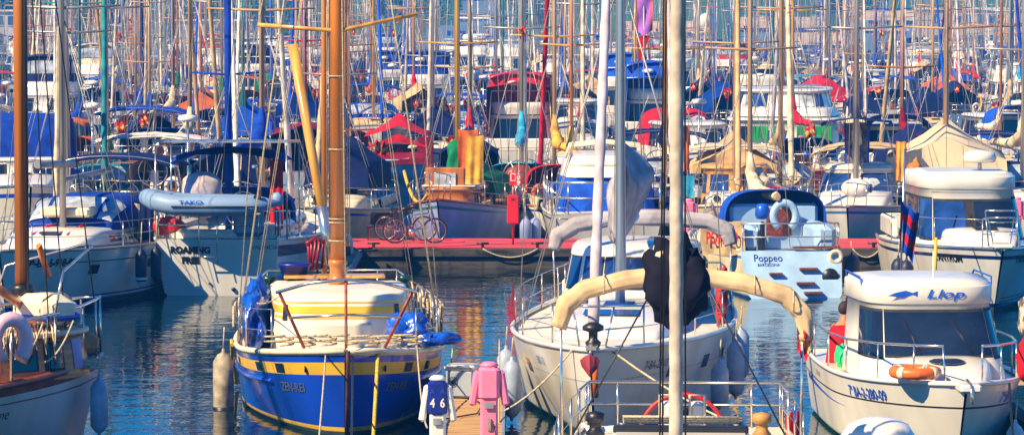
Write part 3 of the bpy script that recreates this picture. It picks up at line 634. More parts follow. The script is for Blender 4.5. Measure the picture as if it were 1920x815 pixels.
def van(u, Y, label, m=WHITE):
    r = empty('parked_van', (ux(u, Y), Y, 1.4)); tag(r, label, 'van', 'vans parked on the far quay'); b = House(.35, 1.9, (0, 2.3, .95), (-.15, 2.1, .85), 6); bo = b.body(r, m, 'body'); b.win(bo, -60, 60, .5, .85, GLASS, 'windscreen'); [b.win(bo, a, a + 24, .5, .85, GLASS, 'side_window') for a in (-100, 76)]
    for x in (-1.4, 1.4):
        for s in (-.85, .85): MB().lathe([(0, 0), (.33, 0), (.33, .2), (0, .2)], (x, s + .1, .35), 14, M=Matrix.Rotation(pi / 2, 4, 'X')).build('wheel', RUBBER, r)
for i, (u, lb) in enumerate(((1700, 'white van parked on the far quay near the kiosk'), (1718, 'second white van on the quay, just past the kiosk'), (1878, 'white van parked before the beige offices'))): van(u, 523 + i, lb)
# trees on the slope -------------------------------------------------------
LEAF = [mat('tree_leaves', (.10, .20, .03), .8, var=.35, vs=.8, rgb2=(.03, .08, .02)), mat('tree_leaves_bright', (.30, .42, .04), .8, var=.3, vs=.8, rgb2=(.12, .24, .03))]
def tree(name, x, y, z, h, lm, label, seed):
    q = random.Random(seed); r = empty(name, (x, y, z)); tag(r, label, 'tree', 'trees on the far slope'); t = MB(); t.tube([(0, 0, 0), (.2, 0, h * .4), (.1, .2, h * .75)], [h * .035, h * .025, h * .01], 6)
    for k in range(5): a = k * 1.3; t.tube([(.15, 0, h * (.3 + .08 * k)), (h * .25 * cos(a), h * .25 * sin(a), h * (.55 + .08 * k))], [h * .015, h * .005], 5)
    t.build('trunk', MAHOG, r); c = MB(); cl = [(q.gauss(0, h * .19), q.gauss(0, h * .19), h * q.uniform(.42, .95), h * q.uniform(.09, .17)) for _ in range(26)]
    for cx_, cy_, cz_, cr_ in cl:
        for _ in range(46):
            d = Vector((q.gauss(0, 1), q.gauss(0, 1), q.gauss(0, 1))).normalized() * cr_ * q.uniform(.6, 1.1); p = Vector((cx_, cy_, cz_)) + d; n1 = Vector((q.gauss(0, 1), q.gauss(0, 1), q.gauss(0, 1))).normalized() * h * .03; n2 = n1.orthogonal().normalized() * h * .03
            c.poly([p - n1, p - n2, p + n1, p + n2])
    c.build('crown', lm, r)
q = random.Random(5)
for i in range(34):
    u = -20 + i * 36 + q.uniform(-12, 12); Y = q.uniform(600, 680); bright = i in (3, 9, 10, 15)
    if u > 1100: u = 1150 + (i - 31) * 220
    p = at(u, q.uniform(50, 75), Y); h = q.uniform(7, 12); near = ['terminal', 'shed', 'warehouse'][i % 3]
    tree('tree', p.x, Y, max(1.2, p.z - 1.5), h, LEAF[1 if bright else 0], f"{'bright yellow green' if bright else 'dark green'} tree on the hazy slope, {['first','second','third','fourth','fifth','sixth','seventh','eighth','ninth','tenth','eleventh','twelfth','13th','14th','15th','16th','17th','18th','19th','20th','21st','22nd','23rd','24th','25th','26th','27th','28th','29th','30th','31st','32nd','33rd','34th'][i]} from the left", i)
# naval ship ------------------------------------------------------------
NAVY = mat('naval_blue_grey', (.16, .27, .44), .6, var=.12, vs=.2)
def bar(mb, P, x0, x1, z0, z1, y0, y1, mi=0): mb.box(((x0 + x1) / 2, (y0 + y1) / 2, (z0 + z1) / 2), (abs(x1 - x0), y1 - y0, z1 - z0), mi)
r = empty('patrol_ship', (ux(985, 470), 470, 0)); tag(r, 'big blue grey naval ship with stepped superstructure lying across the harbour', 'ship')
X = lambda u: ux(u, 470) - ux(985, 470); Z = lambda v: at(0, v, 470).z
m = MB(); rows = []
for i in range(13):
    t = i / 12; x = lerp(X(690), X(1250), t); hb = 4.2 * (min(1, .35 + 3 * t) if t < .3 else (1 - max(0, (t - .6) / .4) ** 2) + .02); zz = 2.8 + 1.6 * t * t; rows.append([(x, hb, zz), (x - .0, hb * .85, -.3), (x, -hb * .85, -.3), (x + (1.5 if i == 12 else 0), -hb, zz)])
m.grid(rows, 0, True, False, True, True); m.build('hull', NAVY, r)
s = MB()
for u0, u1, v0, v1, y in ((760, 1130, 92, 75, 3.4), (800, 1010, 75, 48, 3.0), (852, 965, 48, 20, 2.6), (868, 940, 20, -14, 2.1), (1040, 1120, 75, 58, 2.6)): bar(s, 0, X(u0), X(u1), Z(v0), Z(v1), -y, y)
s.build('superstructure', NAVY, r)
g = MB(); [bar(g, 0, X(860 + k * 12), X(868 + k * 12), Z(38), Z(28), -2.66, -2.6) for k in range(8)]; [bar(g, 0, X(815 + k * 24), X(825 + k * 24), Z(66), Z(58), -3.06, -3.0) for k in range(8)]; g.build('bridge_window', GLASSB, r)
a = MB(); a.tube([(X(905), 0, Z(-14)), (X(905), 0, 16)], [.5, .2], 6); a.tube([(X(880), 0, 12), (X(930), 0, 12)], .1, 5); a.build('mast', NAVY, r)
# radome on a yacht mast --------------------------------------------------
# ------------------------------------------------------------------ haze
hz = MB().box((0, 440, 42), (1900, 1180, 90)); ho = hz.build('haze', mat('haze_air', (1, 1, 1))); tag(ho, kind='stuff'); ho.data.materials.clear()
hm = bpy.data.materials.new('haze_air_volume'); hm.use_nodes = True; nt = hm.node_tree; nt.nodes.remove(nt.nodes['Principled BSDF']); pv = nt.nodes.new('ShaderNodeVolumePrincipled')
pv.inputs['Color'].default_value = (.03, .31, 1, 1); pv.inputs['Density'].default_value = .0007; pv.inputs['Anisotropy'].default_value = -.35
nt.links.new(pv.outputs[0], nt.nodes['Material Output'].inputs['Volume']); ho.data.materials.append(hm)
# ------------------------------------------------------------------ prototypes for the crowded rows (each is also one of the boats)
ORD = ['first', 'second', 'third', 'fourth', 'fifth', 'sixth', 'seventh', 'eighth', 'ninth', 'tenth', '11th', '12th', '13th', '14th', '15th', '16th', '17th', '18th', '19th', '20th', '21st', '22nd', '23rd', '24th', '25th', '26th', '27th', '28th', '29th', '30th', '31st', '32nd', '33rd', '34th', '35th', '36th', '37th', '38th', '39th', '40th']
SAILS = [sailboat('sailboat', 10.5, 3.4, bim=None, Hm=14.5), sailboat('sailboat', 11.5, 3.7, hoodc='blue', bim='blue', stripe='navy', f=(1.1, 1.05, 1.35), tw=.8, winm=GLASSB, Hm=11.5),
         sailboat('sailboat', 9, 3.0, hoodc=None, cover='blue', jib='white', tw=.6, wheel=False, Hm=10), sailboat('sailboat', 12.5, 4.0, hoodc='cream', bim='cream', cover='cream', stripe='red', f=(1.25, 1.2, 1.5), tw=.85, Hm=16),
         sailboat('sailboat', 10, 3.3, hoodc='blue', cover='navy', railm=VARN, deckc=TEAK, roof=CREAM, mast=SPRUCE, tw=.45, srake=.9, mizzen=True)]
YACHTS = [motoryacht('motor_yacht', 11, 3.7), motoryacht('motor_yacht', 9, 3.2, fly=False, arch=False), motoryacht('motor_yacht', 13, 4.2, canopy=None, househ=1.5, f=(1.2, 1.3, 1.9)), motoryacht('motor_yacht', 12, 4, ext=True, flyscreen=False, househ=1.4)]
SAILS = [x[0] for x in SAILS]; YACHTS = [x[0] for x in YACHTS]
SLEN = [10.5, 11.5, 9, 12.5, 10]; YLEN = [11, 9, 13, 12]
first_used = set()
def tent(root, x0, x1, w, ze, zr, zb, m, name='tent_cover', wt=None, seed=0, close=True, ridge=None):
    """ridge or box tent: eaves at ze, ridge zr, hem zb"""
    wt = wt or w; mb = MB(); rows = []; n = 11
    for i in range(n):
        f = i / (n - 1); x = lerp(x0, x1, f); pk = (ridge(f) if ridge else 1 - .25 * abs(2 * f - 1) ** 2); wv = .03 * sin(i * 2.4 + seed)
        zz = ze + (zr - ze) * pk
        r = [(x, w + wv, zb + .04 * sin(i * 3 + seed)), (x, w * .99 - wv, lerp(zb, ze, .5)), (x, w * .98, ze), (x, w * .72, lerp(ze, zz, .22)), (x, w * .36, lerp(ze, zz, .55)), (x, 0, zz)]
        rows.append(r + [(a, -b + wv * .5, c) for a, b, c in reversed(r[:-1])])
    mb.grid(rows, 0, False, True, False, close); return mb.build(name, m, root)
TENT = tent(None, -2.6, 2.4, 1.15, 2.15, 3.0, 1.55, CAN['blue'], 'boom_tent', seed=3); TENTS = []
def get(root):
    """the prototype itself the first time, a copy of all of its tree afterwards"""
    if root.name not in first_used: first_used.add(root.name); return root
    return copy_tree(root)
def cloth_name(c): return {'grey': 'grey', 'lilac': 'pale lilac', 'royal': 'bright blue'}.get(c, c)
MASTS = [(ALU, 'silver'), (ALU, 'silver'), (ALU, 'silver'), (ALUT, 'tan'), (ALUT, 'tan'), (ALUB, 'blue grey'), (SPRUCE, 'golden wooden'), (VARN, 'reddish wooden'), (CAN['royal'], 'bright blue'), (CAN['teal'], 'dark green')]
COV = ['blue', 'blue', 'royal', 'blue', 'navy', 'royal', 'blue', 'navy', 'tan', 'royal', 'cream', 'red', 'cream', 'white', 'tan', 'cream', 'grey', 'red', 'green', 'maroon', 'cyan', 'orange', 'tan', 'red']
JIB = ['white', 'cream', 'stay', 'white', 'blue', 'tan', 'lilac', 'stay', 'grey', 'royal', 'stay', 'cream']
q = random.Random(23); INFO = []; HUNG = []
SLOTS = []          # (rowname, u, Y, near/far) filled by the rows below
def auto(Y, u, side, facing, rowname, nth, row):
    x = ux(u, Y); far = row >= 4; yacht = q.random() < (.12 if row < 3 else .24 if row < 5 else .36)
    if yacht:
        k = q.choice((0, 1, 3, 2) if row > 1 else (0, 1)); P = YACHTS[k]; L = YLEN[k]; r = get(P); c = q.choice(('blue', 'blue', 'navy', 'cream', 'royal', 'red'))
        recolor(r, ('fly_bimini', 'fly_enclosure', 'cockpit_canopy'), CAN[c]); nm = 'motor yacht'; what = f'white motor yacht with {cloth_name(c)} canopy' if k != 2 else 'large open topped white motor yacht'
    else:
        k = q.choice((0, 0, 1, 2, 3, 4, 2)); P = SAILS[k]; L = SLEN[k]; r = get(P); c = q.choice(COV); c2 = q.choice(COV); j = q.choice(JIB); ms, mn = q.choice(MASTS)
        if k == 4: ms, mn = (SPRUCE, 'golden wooden') if q.random() < .6 else (VARN, 'reddish wooden')
        recolor(r, ('sail_cover',), CAN[c]); recolor(r, ('sprayhood', 'bimini'), CAN[c2]); recolor(r, ('furled_genoa',), CAN[j]); recolor(r, ('mast', 'spreader', 'mizzen_mast', 'boom'), ms)
        dk = q.random()
        if dk < .5: recolor(r, ('deck',), TEAK if dk < .2 else CREAM if dk < .38 else MATS['canvas_tan'])
        if q.random() < .3: recolor(r, ('coachroof',), q.choice((CREAM, MATS['canvas_tan'], PAINT['aqua'], PAINT['cream'])))
        if q.random() < .24 and row < 6:
            tc = q.choice(('blue', 'royal', 'royal', 'tan', 'red', 'cream', 'green', 'navy', 'blue', 'orange', 'tan', 'teal')); t_ = TENT.copy(); COL.objects.link(t_); adopt(t_, r); recolor(t_, ('boom_tent',), CAN[tc]); t_.location = (-L * .12, 0, 0); t_.scale = (L / 11, L / 11, 1)
        if q.random() < .26: hc = q.choice(('blue', 'navy', 'red', 'teal', 'cream', 'aqua', 'lavender')); hn = {'aqua': 'pale blue'}.get(hc, hc)
        else: hc, hn = 'white', 'white'
        if hc != 'white':
            for o in kids(r):
                if o.name.split('.')[0] == 'hull': s_ = o.material_slots[2]; s_.link = 'OBJECT'; s_.material = PAINT[hc]
                if o.name.split('.')[0] == 'transom': s_ = o.material_slots[0]; s_.link = 'OBJECT'; s_.material = PAINT[hc]
        if q.random() < .22:
            limp_flag(r, (-L * .47, .3, q.uniform(2.3, 2.8)), .5, .38, SPAIN, seed=nth)
        if q.random() < .3: limp_flag(r, (L * .08 - .12, .9, q.uniform(5.2, 7.5)), .32, .28, q.choice((SPAIN, [CAN['orange']], [CAN['yellow'], CAN['red']])), 'courtesy_flag', seed=nth)
        nm = 'sailboat'; what = f'{hn} sailboat, {mn} mast, {cloth_name(c)} boom cover'
    s = q.uniform(.9, 1.08); r.scale = (s, s, s)
    cy_ = Y; r.location = (x, cy_, 0); r.rotation_euler.z = (-pi / 2 if facing < 0 else pi / 2) + q.uniform(-.17, .17)
    if row < 2 and not yacht:
        for k, sd in ((0, 1), (1, 1), (0, -1)): hang(r, sd, k, (r, f"{'second ' if k else ''}fender on the {'left' if (sd < 0) == (facing < 0) else 'right'} flank of boat "), L, row)
    if row < 3 and q.random() < .4:
        tc = q.choice(('red', 'orange', 'yellow', 'cyan', 'white', 'pink', 'royal')); mb = MB(); mb.grid([[(.03 * sin(i * 1.1 + f_), (i / 8 - .5) * .6, -f_ * .16) for i in range(9)] for f_ in range(6)]); o = mb.build('towel', CAN[tc]); o.location = (x + q.choice((-1, 1)) * 1.2, Y - 4.6 + q.uniform(-.4, .4), 2.0); tag(o, 'x', 'towel', 'cloths drying on the boats'); HUNG.append((o, r, f'{cloth_name(tc)} cloth drying on boat '))
    INFO.append((r, what, rowname)); tag(r, 'x', nm, ('sailboats' if nm == 'sailboat' else 'motor yachts') + ' moored in rows')
    return r
def hang(r, side, k, lb, L, near):
    m_ = q.choice((FENDB, FENDN, FENDW, FENDW, FENDY)); x = L * (.05 - .3 * k); c, s_ = cos(r.rotation_euler.z), sin(r.rotation_euler.z); y = side * (L * .165 + .13); s0 = r.scale[0]
    e = empty('fender', (r.location.x + (c * x - s_ * y) * s0, r.location.y + (s_ * x + c * y) * s0, .98), 0); MB().lathe([(.02, 0), (.08, -.1), (.12, -.18), (.125, -.4), (.12, -.55), (.07, -.62), (.02, -.66)], (0, 0, 0), 12).build('body', m_, e); MB().tube([(0, 0, -.02), (0, .02, .45)], .012, 4).build('lanyard', ROPE, e)
    tag(e, 'x', 'fender', 'fenders between the moored boats'); HUNG.append((e, lb[0], lb[1]))
ROWN = []
for i, y in enumerate(PY):
    ROWN.append((y - 7.2, -1, f"before {PW[i]} pontoon")); ROWN.append((y + 7.2, 1, f"behind {PW[i]} pontoon"))
# spans of the photo (in its pixels) kept free for boats built by hand, per row index
KEEP = {0: [(495, 850)], 1: [(900, 1100), (1345, 1700)], 2: [(10, 130), (1030, 1125), (1180, 1265), (1390, 1560)], 3: [], 8: [(850, 985)], 9: [(850, 985)]}
nb = 0; NEEDED = []
for ri, (Y, side, rn) in enumerate(ROWN):
    sp = 3.8 if ri < 6 else 4.0; px = F * sp / Y; u = -px * .3; n = 0; Ycur = Y
    while u < 1920 + px * .4:
        uu = u + q.uniform(-.08, .08) * px
        if not any(a - px * .35 < uu < b + px * .35 for a, b in KEEP.get(ri, [])) and q.random() > .05:
            auto(Y + q.uniform(-.8, .8), uu, side, -1 if q.random() < (.5 if side < 0 else .6) else 1, rn, min(n, 39), ri // 2); nb += 1
        n += 1; u += px
print('auto boats', nb)
# ------------------------------------------------------------------ boats built one by one
def put(root, bu, bY, su, sY, lab, cat, group=None):
    b = Vector((ux(bu, bY), bY, 0)); s = Vector((ux(su, sY), sY, 0)); c = (b + s) / 2; root.location = c; d = b - s; root.rotation_euler.z = math.atan2(d.y, d.x); tag(root, lab, cat, group); return root
def loc(root, p):   # local -> world for things that rest on a boat
    return Matrix.Translation(root.location) @ Matrix.Rotation(root.rotation_euler.z, 4, 'Z') @ Vector(p)
def fender(root, p, ln, r, m, label, rope=.5, tilt=0, group=None, ends=None):
    """cylindrical fender hanging beside a hull; p = its top eye in boat coordinates"""
    w = loc(root, p); e = empty('fender', w, root.rotation_euler.z); tag(e, label, 'fender', group)
    MB().lathe([(.02, 0), (.03, -.06), (r * .6, -.1), (r, -.1 - r * .7), (r * 1.02, -ln * .5), (r, -ln + r * .7), (r * .6, -ln + .02), (.03, -ln - .02), (.02, -ln - .07)], (0, 0, 0), 14).build('body', m, e)
    if ends: MB().lathe([(.02, -ln - .08), (r * .5, -ln - .01), (r * 1.03, -ln + r * .8), (r * 1.03, -ln + r * 1.2)], (0, 0, 0), 14).build('end_cap', ends, e)
    MB().tube([(0, 0, -.02), (0, .02, rope)], .012, 5).build('lanyard', ROPE, e); return e
def ball(root, p, r, m, label, cap=BLUEP):
    w = loc(root, p); e = empty('ball_fender', w, root.rotation_euler.z); tag(e, label, 'fender')
    MB().lathe([(.02, 0), (.05, -.05), (.1, -.12), (r * .75, -.12 - r * .45), (r, -.12 - r * 1.1), (r * .8, -.12 - r * 1.75), (r * .35, -.12 - r * 2.05), (0, -.12 - r * 2.08)], (0, 0, 0), 18).build('body', m, e)
    MB().lathe([(.01, .04), (.06, 0), (.11, -.1), (r * .62, -.1 - r * .33)], (0, 0, 0), 18).build('cap', cap, e); MB().tube([(0, 0, 0), (0, 0, .4)], .012, 5).build('lanyard', ROPE, e)
def rope(a, b, s, m, label, r=.014, name='mooring_rope'):
    return tag(MB().tube(sag(a, b, s, 12), r, 5).build(name, m), label, 'rope', None)
def cloth(root, p, w, h, m, name='towel', seed=0, label=None, cat='towel', rz=0, fold=.028, taper=0, along='y', trim=None):
    """cloth hung by its upper edge, p = middle of that edge in boat coordinates"""
    mb = MB(); rows = []
    for j in range(10):
        f = j / 9; rows.append([((fold * sin(i * .95 + seed + f * 1.5) * (.3 + f)), (i / 14 - .5) * w * (1 - taper * f + .04 * sin(3 * f + seed)), -f * h - .02 * sin(i * .7 + seed) * f - .03 * h * (1 - abs(i / 7 - 1)) * (1 - f)) for i in range(15)])
    mb.grid(rows, 0, mis=[1 if trim and (i < 1 or i > 12) else 0 for i in range(14)]); wp = loc(root, p)
    o = mb.build(name, [m, trim] if trim else m, None, wp, root.rotation_euler.z + rz)
    if label: tag(o, label, cat)
    return o
def blob(mb, c, r, seed=0, n=14, m=9, amp=.25, mi=0):
    rows = []
    for j in range(m + 1):
        b = -pi / 2 + pi * j / m; rows.append([])
        for i in range(n):
            a = 2 * pi * i / n; d = Vector((cos(b) * cos(a), cos(b) * sin(a), sin(b))); k = 1 + amp * noise.noise(d * 1.7 + Vector((seed, seed * 2, 0))) + amp * .5 * noise.noise(d * 4.3 + Vector((0, seed, 0)))
            rows[-1].append((c[0] + r[0] * d.x * k, c[1] + r[1] * d.y * k, c[2] + r[2] * d.z * k))
    return mb.grid(rows, mi, True)
def horseshoe(root, p, m, name='horseshoe_buoy', r=.24, t=.09, ax='yz', parent=None):
    o = MB(); o.tube([Vector(q) for q in arc(p, r, -60, 240, 18, ax, r * 1.15)], t, 8); b = o.build(name, m, root); return b
def ladder(root, x, y, z, h, w=.3, name='boarding_ladder'):
    m = MB()
    for s in (1, -1): m.tube([(x, y + s * w / 2, z - h), (x, y + s * w / 2, z), (x + .08, y + s * w / 2, z + .12)], .014, 6)
    for k in range(4): m.tube([(x, y - w / 2, z - h * (k + .3) / 4), (x, y + w / 2, z - h * (k + .3) / 4)], .014, 6)
    m.build(name, STEEL, root)
WS2 = [-.35, -.05, .05, .1, .45, .68, .73, .88, .965, 1]

# ===== blue and yellow wooden-masted ketch =====================================================
R = empty('ketch'); h = Hull(10.7, 3.42, 1.12, .98, 1.33, .72, .55, .3, 2.7, .93, .62, .45, .62)
h.build(R, [PAINT['anti'], PAINT['yellow'], PAINT['blue'], CREAM], WS2, [0, 0, 1, 2, 2, 2, 1, 2, 3], 2, CREAM, CREAM, .05)
put(R, 648, 52.0, 622, 62.7, 'bright blue and yellow ketch with varnished wooden masts, bow towards the service pedestals', 'sailboat')
for sd in (1, -1):
    MB().tube([h.pt(t, .62, sd, .02) for t in [i / 20 for i in range(2, 18)]], .035, 6).build('rubbing_strake', PAINT['blue'], R)
    for t in (.89, .80, .62, .5):
        q = MB(); q.grid([[h.pt(t + a, w_, sd, .008) for a in (-.013, 0, .013)] for w_ in (.745, .865)], 0, False, False); q.build('portlight', GLASS, R)
    h.text('ZEN-REI', .2, .915, .56, sd, mat('olive_paint', (.10, .12, .02), .6), R, 'name_lettering')
    q = MB(); q.lathe([(0, 0), (.05, 0), (.05, .02), (0, .02)], h.pt(.955, .80, sd, .0), 10, M=Matrix.Rotation(-sd * pi / 2, 4, 'X')); q.build('hawse_hole', BLACK, R)
MB().tube([h.pt(1, w_) + Vector((.02, 0, 0)) for w_ in (0, .4, .7, 1.02)], .035, 6).build('stem_post', mat('rusty_iron', (.10, .03, .02), .8, var=.4, vs=8), R)
K = House(.98, 1.92, (.55, 1.75, 1.2), (.5, 1.62, 1.1), 5, .06); b = K.body(R, mat('cream_cabin', (.80, .74, .62), .45, var=.1, vs=2), 'deckhouse')
for f0, f1 in ((.62, .66), (.71, .83), (.88, .91)): K.win(b, -180, 180, f0, f1, PAINT['yellow'], 'painted_stripe', 60, .006)
for sd in (1, -1): K.win(b, sd * 36, sd * 43, .62, .82, GLASS, 'window', off=.014)
q = MB(); q.box((2.22, 0, 1.22), (.1, .95, .55), bev=.03); q.build('companion_box', b.material_slots[0].material, R)
CO = b.material_slots[0].material
for sd in (1, -1): MB().box((-2.6, sd * 1.12, 1.38), (3.0, .09, .66), bev=.03).build('cockpit_coaming', CO, R)
MB().box((-4.1, 0, 1.38), (.09, 2.1, .66), bev=.03).build('cockpit_coaming', CO, R)
MB().box((-2.6, 0, 1.12), (3.0, 2.1, .06)).build('cockpit_sole', TEAK, R)
for sd in (1, -1):
    q = MB(); q.lathe([(.1, 0), (.12, .03), (.08, .1), (.08, .16), (.13, .2), (.12, .26), (0, .27)], (-1.5, sd * 1.15, 1.72), 12); q.build('winch', mat('winch_bronze', (.03, .10, .08), .3, .6), R)
q = MB(); q.box((-.9, -.05, 2.02), (.5, 1.7, .05), bev=.01); [q.box((-.9, s, 1.97), (.06, .06, .1)) for s in (-.7, .6)]; q.build('chart_table', SPRUCE, R)
q = MB(); q.tube(arc((-2.2, -.35, 1.75), .42, 20, 160, 14, 'yz'), .018, 6); q.build('steering_wheel', STEEL, R)
def woodmast(R, x, y, z0, z1, r, m, name='mast'):
    mo = MB(); mo.tube([(x, y, z0), (x, y, z1)], [r, r * .8], 12); mo = mo.build(name, m, R); return mo
MST = mat('orange_mast', (.60, .19, .02), .4, var=.2, vs=3, stretch=(1, 1, .1), coat=.4)
mo = woodmast(R, .4, -.02, 1.9, 13.5, .125, MST)
MB().lathe([(.17, 0), (.17, .1), (.135, .14), (.135, .34), (.16, .36), (.16, .42), (.12, .44)], (.4, -.02, 1.95), 14).build('mast_collar', MST, mo)
g = MB(); [g.tube([(.4 - .03, -.02 + a, 2.6), (.4, -.02 + a * .9, 13)], .007, 4) for a in (-.17, -.14, .14, .17, .2)]; [g.tube(arc((.4, -.02, z), .14, 0, 360, 12)[:-1], .012, 4, close=True) for z in (2.7, 3.0, 3.06, 4.2, 5.4)]; g.build('halyard', ROPE, mo)
for y in (.11, -.02): MB()
mz = woodmast(R, -3.7, .0, 1.2, 11, .085, SPRUCE, 'mizzen_mast'); woodmast(R, -3.62, -.17, 1.2, 10.5, .05, MST, 'mizzen_spar')
MB().tube([(.42, -1.32, 6.24), (.42, 0, 6.14), (.42, 1.30, 6.42)], .035, 8).build('spreader', SPRUCE, mo)
bm = MB(); bm.tube([(-2.7, -.05, 2.05), (-2.9, -.72, 5.9)], [.075, .095], 10); bo = bm.build('gaff_spar', SPRUCE, R)
MB().tube([(-2.71, -.06, 2.1), (-2.76, -.23, 3.1)], .095, 8).build('spar_fitting', STEEL, bo)
g = MB()
for sd in (1, -1):
    for dx in (-.4, 0, .4): g.tube([h.pt(h.tx(.3 + dx), 1, sd, -.03), (.42, -.02 + sd * .05, 12.5)], .009, 4)
    for dx in (-.2, .2): g.tube([h.pt(h.tx(-3.6 + dx), 1, sd, -.03), (-3.7, .07, 10.5)], .008, 4)
    g.tube([h.pt(h.tx(.1), 1, sd, -.03), (.42, sd * 1.3, 6.3), (.42, 0, 13)], .008, 4)
g.tube([(5.45, 0, 1.45), (.42, 0, 13)], .01, 4); g.tube([(-5.3, 0, 1.3), (-3.7, .07, 10.8)], .008, 4); g.build('rigging', ROPE, R)
# tall bow pulpit on rusty legs
RUST = mat('rusty_red_steel', (.40, .07, .03), .6, var=.3, vs=9)
g = MB(); zt = 2.3
for p, t_ in (((4.3, .62, 1.3), (4.9, 1.02, zt - .1)), ((4.3, -.62, 1.3), (4.9, -1.0, zt - .1)), ((5.3, 0, 1.2), (5.25, 0, zt + .12))): g.tube([p, t_], .026, 6)
g.build('pulpit_leg', RUST, R)
g = MB(); g.tube([(4.9, 1.08, zt - .1), (5.15, .55, zt + .06), (5.28, 0, zt + .12), (5.15, -.55, zt + .06), (4.9, -1.05, zt - .1)], .026, 6); g.tube([(4.68, .84, zt - .5), (5.2, 0, zt - .42), (4.68, -.84, zt - .5)], .02, 6); g.build('pulpit', STEEL, R)
h.rails(R, .68, .05, .86, 2, 1.5, False, True, .015)
g = MB(); g.tube([h.pt(.12 + .022 * i, 1, 1, .02) + Vector((0, 0, .1 + .52 * (i % 2))) for i in range(18)], .02, 5); g.tube([h.pt(.1 + .03 * i, 1, 1, .0) + Vector((0, 0, .62 - .25 * (i % 3 == 1))) for i in range(16)], .024, 5); g.build('coiled_line', ROPE, R)
g = MB(); g.tube([h.pt(.1 + .03 * i, 1, -1, .03) + Vector((0, 0, .55 - .3 * (i % 3 == 1))) for i in range(14)], .022, 5); g.build('coiled_line', ROPE, R)
g = MB(); [g.tube([(4.0 + .1 * sin(i * 1.7) + .14 * cos(a_ / 3), -1.0 + .33 * i + .14 * sin(a_ / 3) * 1.6, 1.32 + .012 * a_ / 3) for a_ in range(40)], .016, 5) for i in range(7)]; g.build('deck_line', ROPE, R)
TARP = mat('blue_tarp', (.01, .10, .68), .28, var=.35, vs=7, bump=1, bs=9, coat=.3)
def bundle(root, c, r, m, label, name, seed, cat, amp=.35, extra=()):
    mb = MB(); blob(mb, (0, 0, 0), r, seed, 26, 16, amp)
    for cc, rr in extra: blob(mb, cc, rr, seed + 3, 18, 10, amp)
    o = mb.build(name, m, None, loc(root, c), root.rotation_euler.z); tag(o, label, cat); return o
bundle(R, (1.0, -1.38, 1.45), (.95, .2, .5), TARP, 'crumpled bright blue tarpaulin lashed to the ketch rail beside its cabin', 'tarpaulin', 3, 'tarpaulin', .5, [((-.7, .05, .2), (.5, .2, .4))])
bundle(R, (3.2, 1.0, 1.47), (.45, .34, .24), TARP, 'blue tarpaulin heap on the ketch foredeck near the rusty pulpit', 'tarpaulin', 8, 'tarpaulin', .5, [((.25, .4, -.12), (.35, .42, .1))])
q = empty('bucket', loc(R, (-1.1, -.72, 1.95))); tag(q, 'round blue plastic tub on the ketch cabin top', 'tub'); MB().lathe([(.19, 0), (.26, .22), (.29, .24), (.29, .28), (.25, .28), (.17, .03), (0, .03)], (0, 0, 0), 18).build('tub_body', BLUEP, q); MB().tube(arc((0, 0, .24), .29, 180, 360, 12, 'yz', .12), .008, 4).build('handle', BLUEP, q)
q = empty('garden_chair', loc(R, (-1.9, -.45, 1.72)), 2.6); tag(q, 'dark red slatted plastic chair standing in the ketch cockpit', 'chair'); RC = mat('maroon_plastic', (.33, .01, .015), .4)
m = MB(); [m.tube([(-.05 - .02 * k * k, .0 + .09 * k, .35), (-.12, .12 * k, .85)], .03, 4, flat=.4) for k in (-2, -1, 0, 1, 2)]; m.tube([(-.12, -.27, .8), (-.13, 0, .9), (-.12, .27, .8)], .03, 6); m.build('backrest', RC, q); MB().box((.15, 0, .34), (.42, .44, .04), bev=.015).build('seat', RC, q)
for a in (1, -1):
    for c in (-.02, .3): MB().tube([(c, a * .19, .34), (c + (.06 if c > 0 else -.06), a * .23, 0)], .02, 5).build('leg', RC, q)
fender(R, (.9, -1.9, .98), 1.15, .17, FENDY, 'old long beige fender with black ends hanging on the blue ketch, the largest', .35, ends=BLACK)
fender(R, (2.3, 1.75, .8), .8, .14, FENDN, 'dark fender between the blue ketch and numbered pedestal', .3)
rope(loc(R, (5.0, -.3, 1.3)), (ux(585, 44), 44, .2), .1, ROPE, 'thin pale mooring rope from the ketch bow down to the water')
rope(loc(R, (5.3, .1, 1.25)), (ux(655, 44), 44, .1), .0, BLACK, 'black mooring rope hanging straight from the ketch stem', .016)
rope(loc(R, (4.95, .5, 1.36)), (ux(697, 51), 51.0, -.1), .0, ROPEY, 'thick yellow mooring rope over the ketch bow', .032)
rope(loc(R, (4.6, 1.1, 1.36)), (ux(800, 46), 46, .9), .25, ROPE, 'grey mooring rope from the ketch bow to the numbered pedestal')

q = MB(); q.tube([h.pt(.55 - .02 * i, 1, -1, .06) + Vector((0, 0, .15 * sin(i * .9) - .06 * i)) for i in range(14)], .035, 6); q.build('fender_hose', ROPEY, R)
bundle(R, (-1.4, -1.35, 1.35), (.6, .2, .25), CAN['navy'], 'dark blue sail bag behind the tarpaulin on the ketch side deck', 'sail_bag', 9, 'sail bag', .3)
rope(loc(R, (4.9, 1.0, 2.15)), loc(R, (.4, 1.5, 1.75)), .1, ROPE, 'slack line from the ketch pulpit to its side rail', .01); rope(loc(R, (4.9, -1.0, 2.15)), loc(R, (.4, -1.5, 1.75)), .1, ROPE, 'slack line along the tarpaulin side of the ketch', .01)
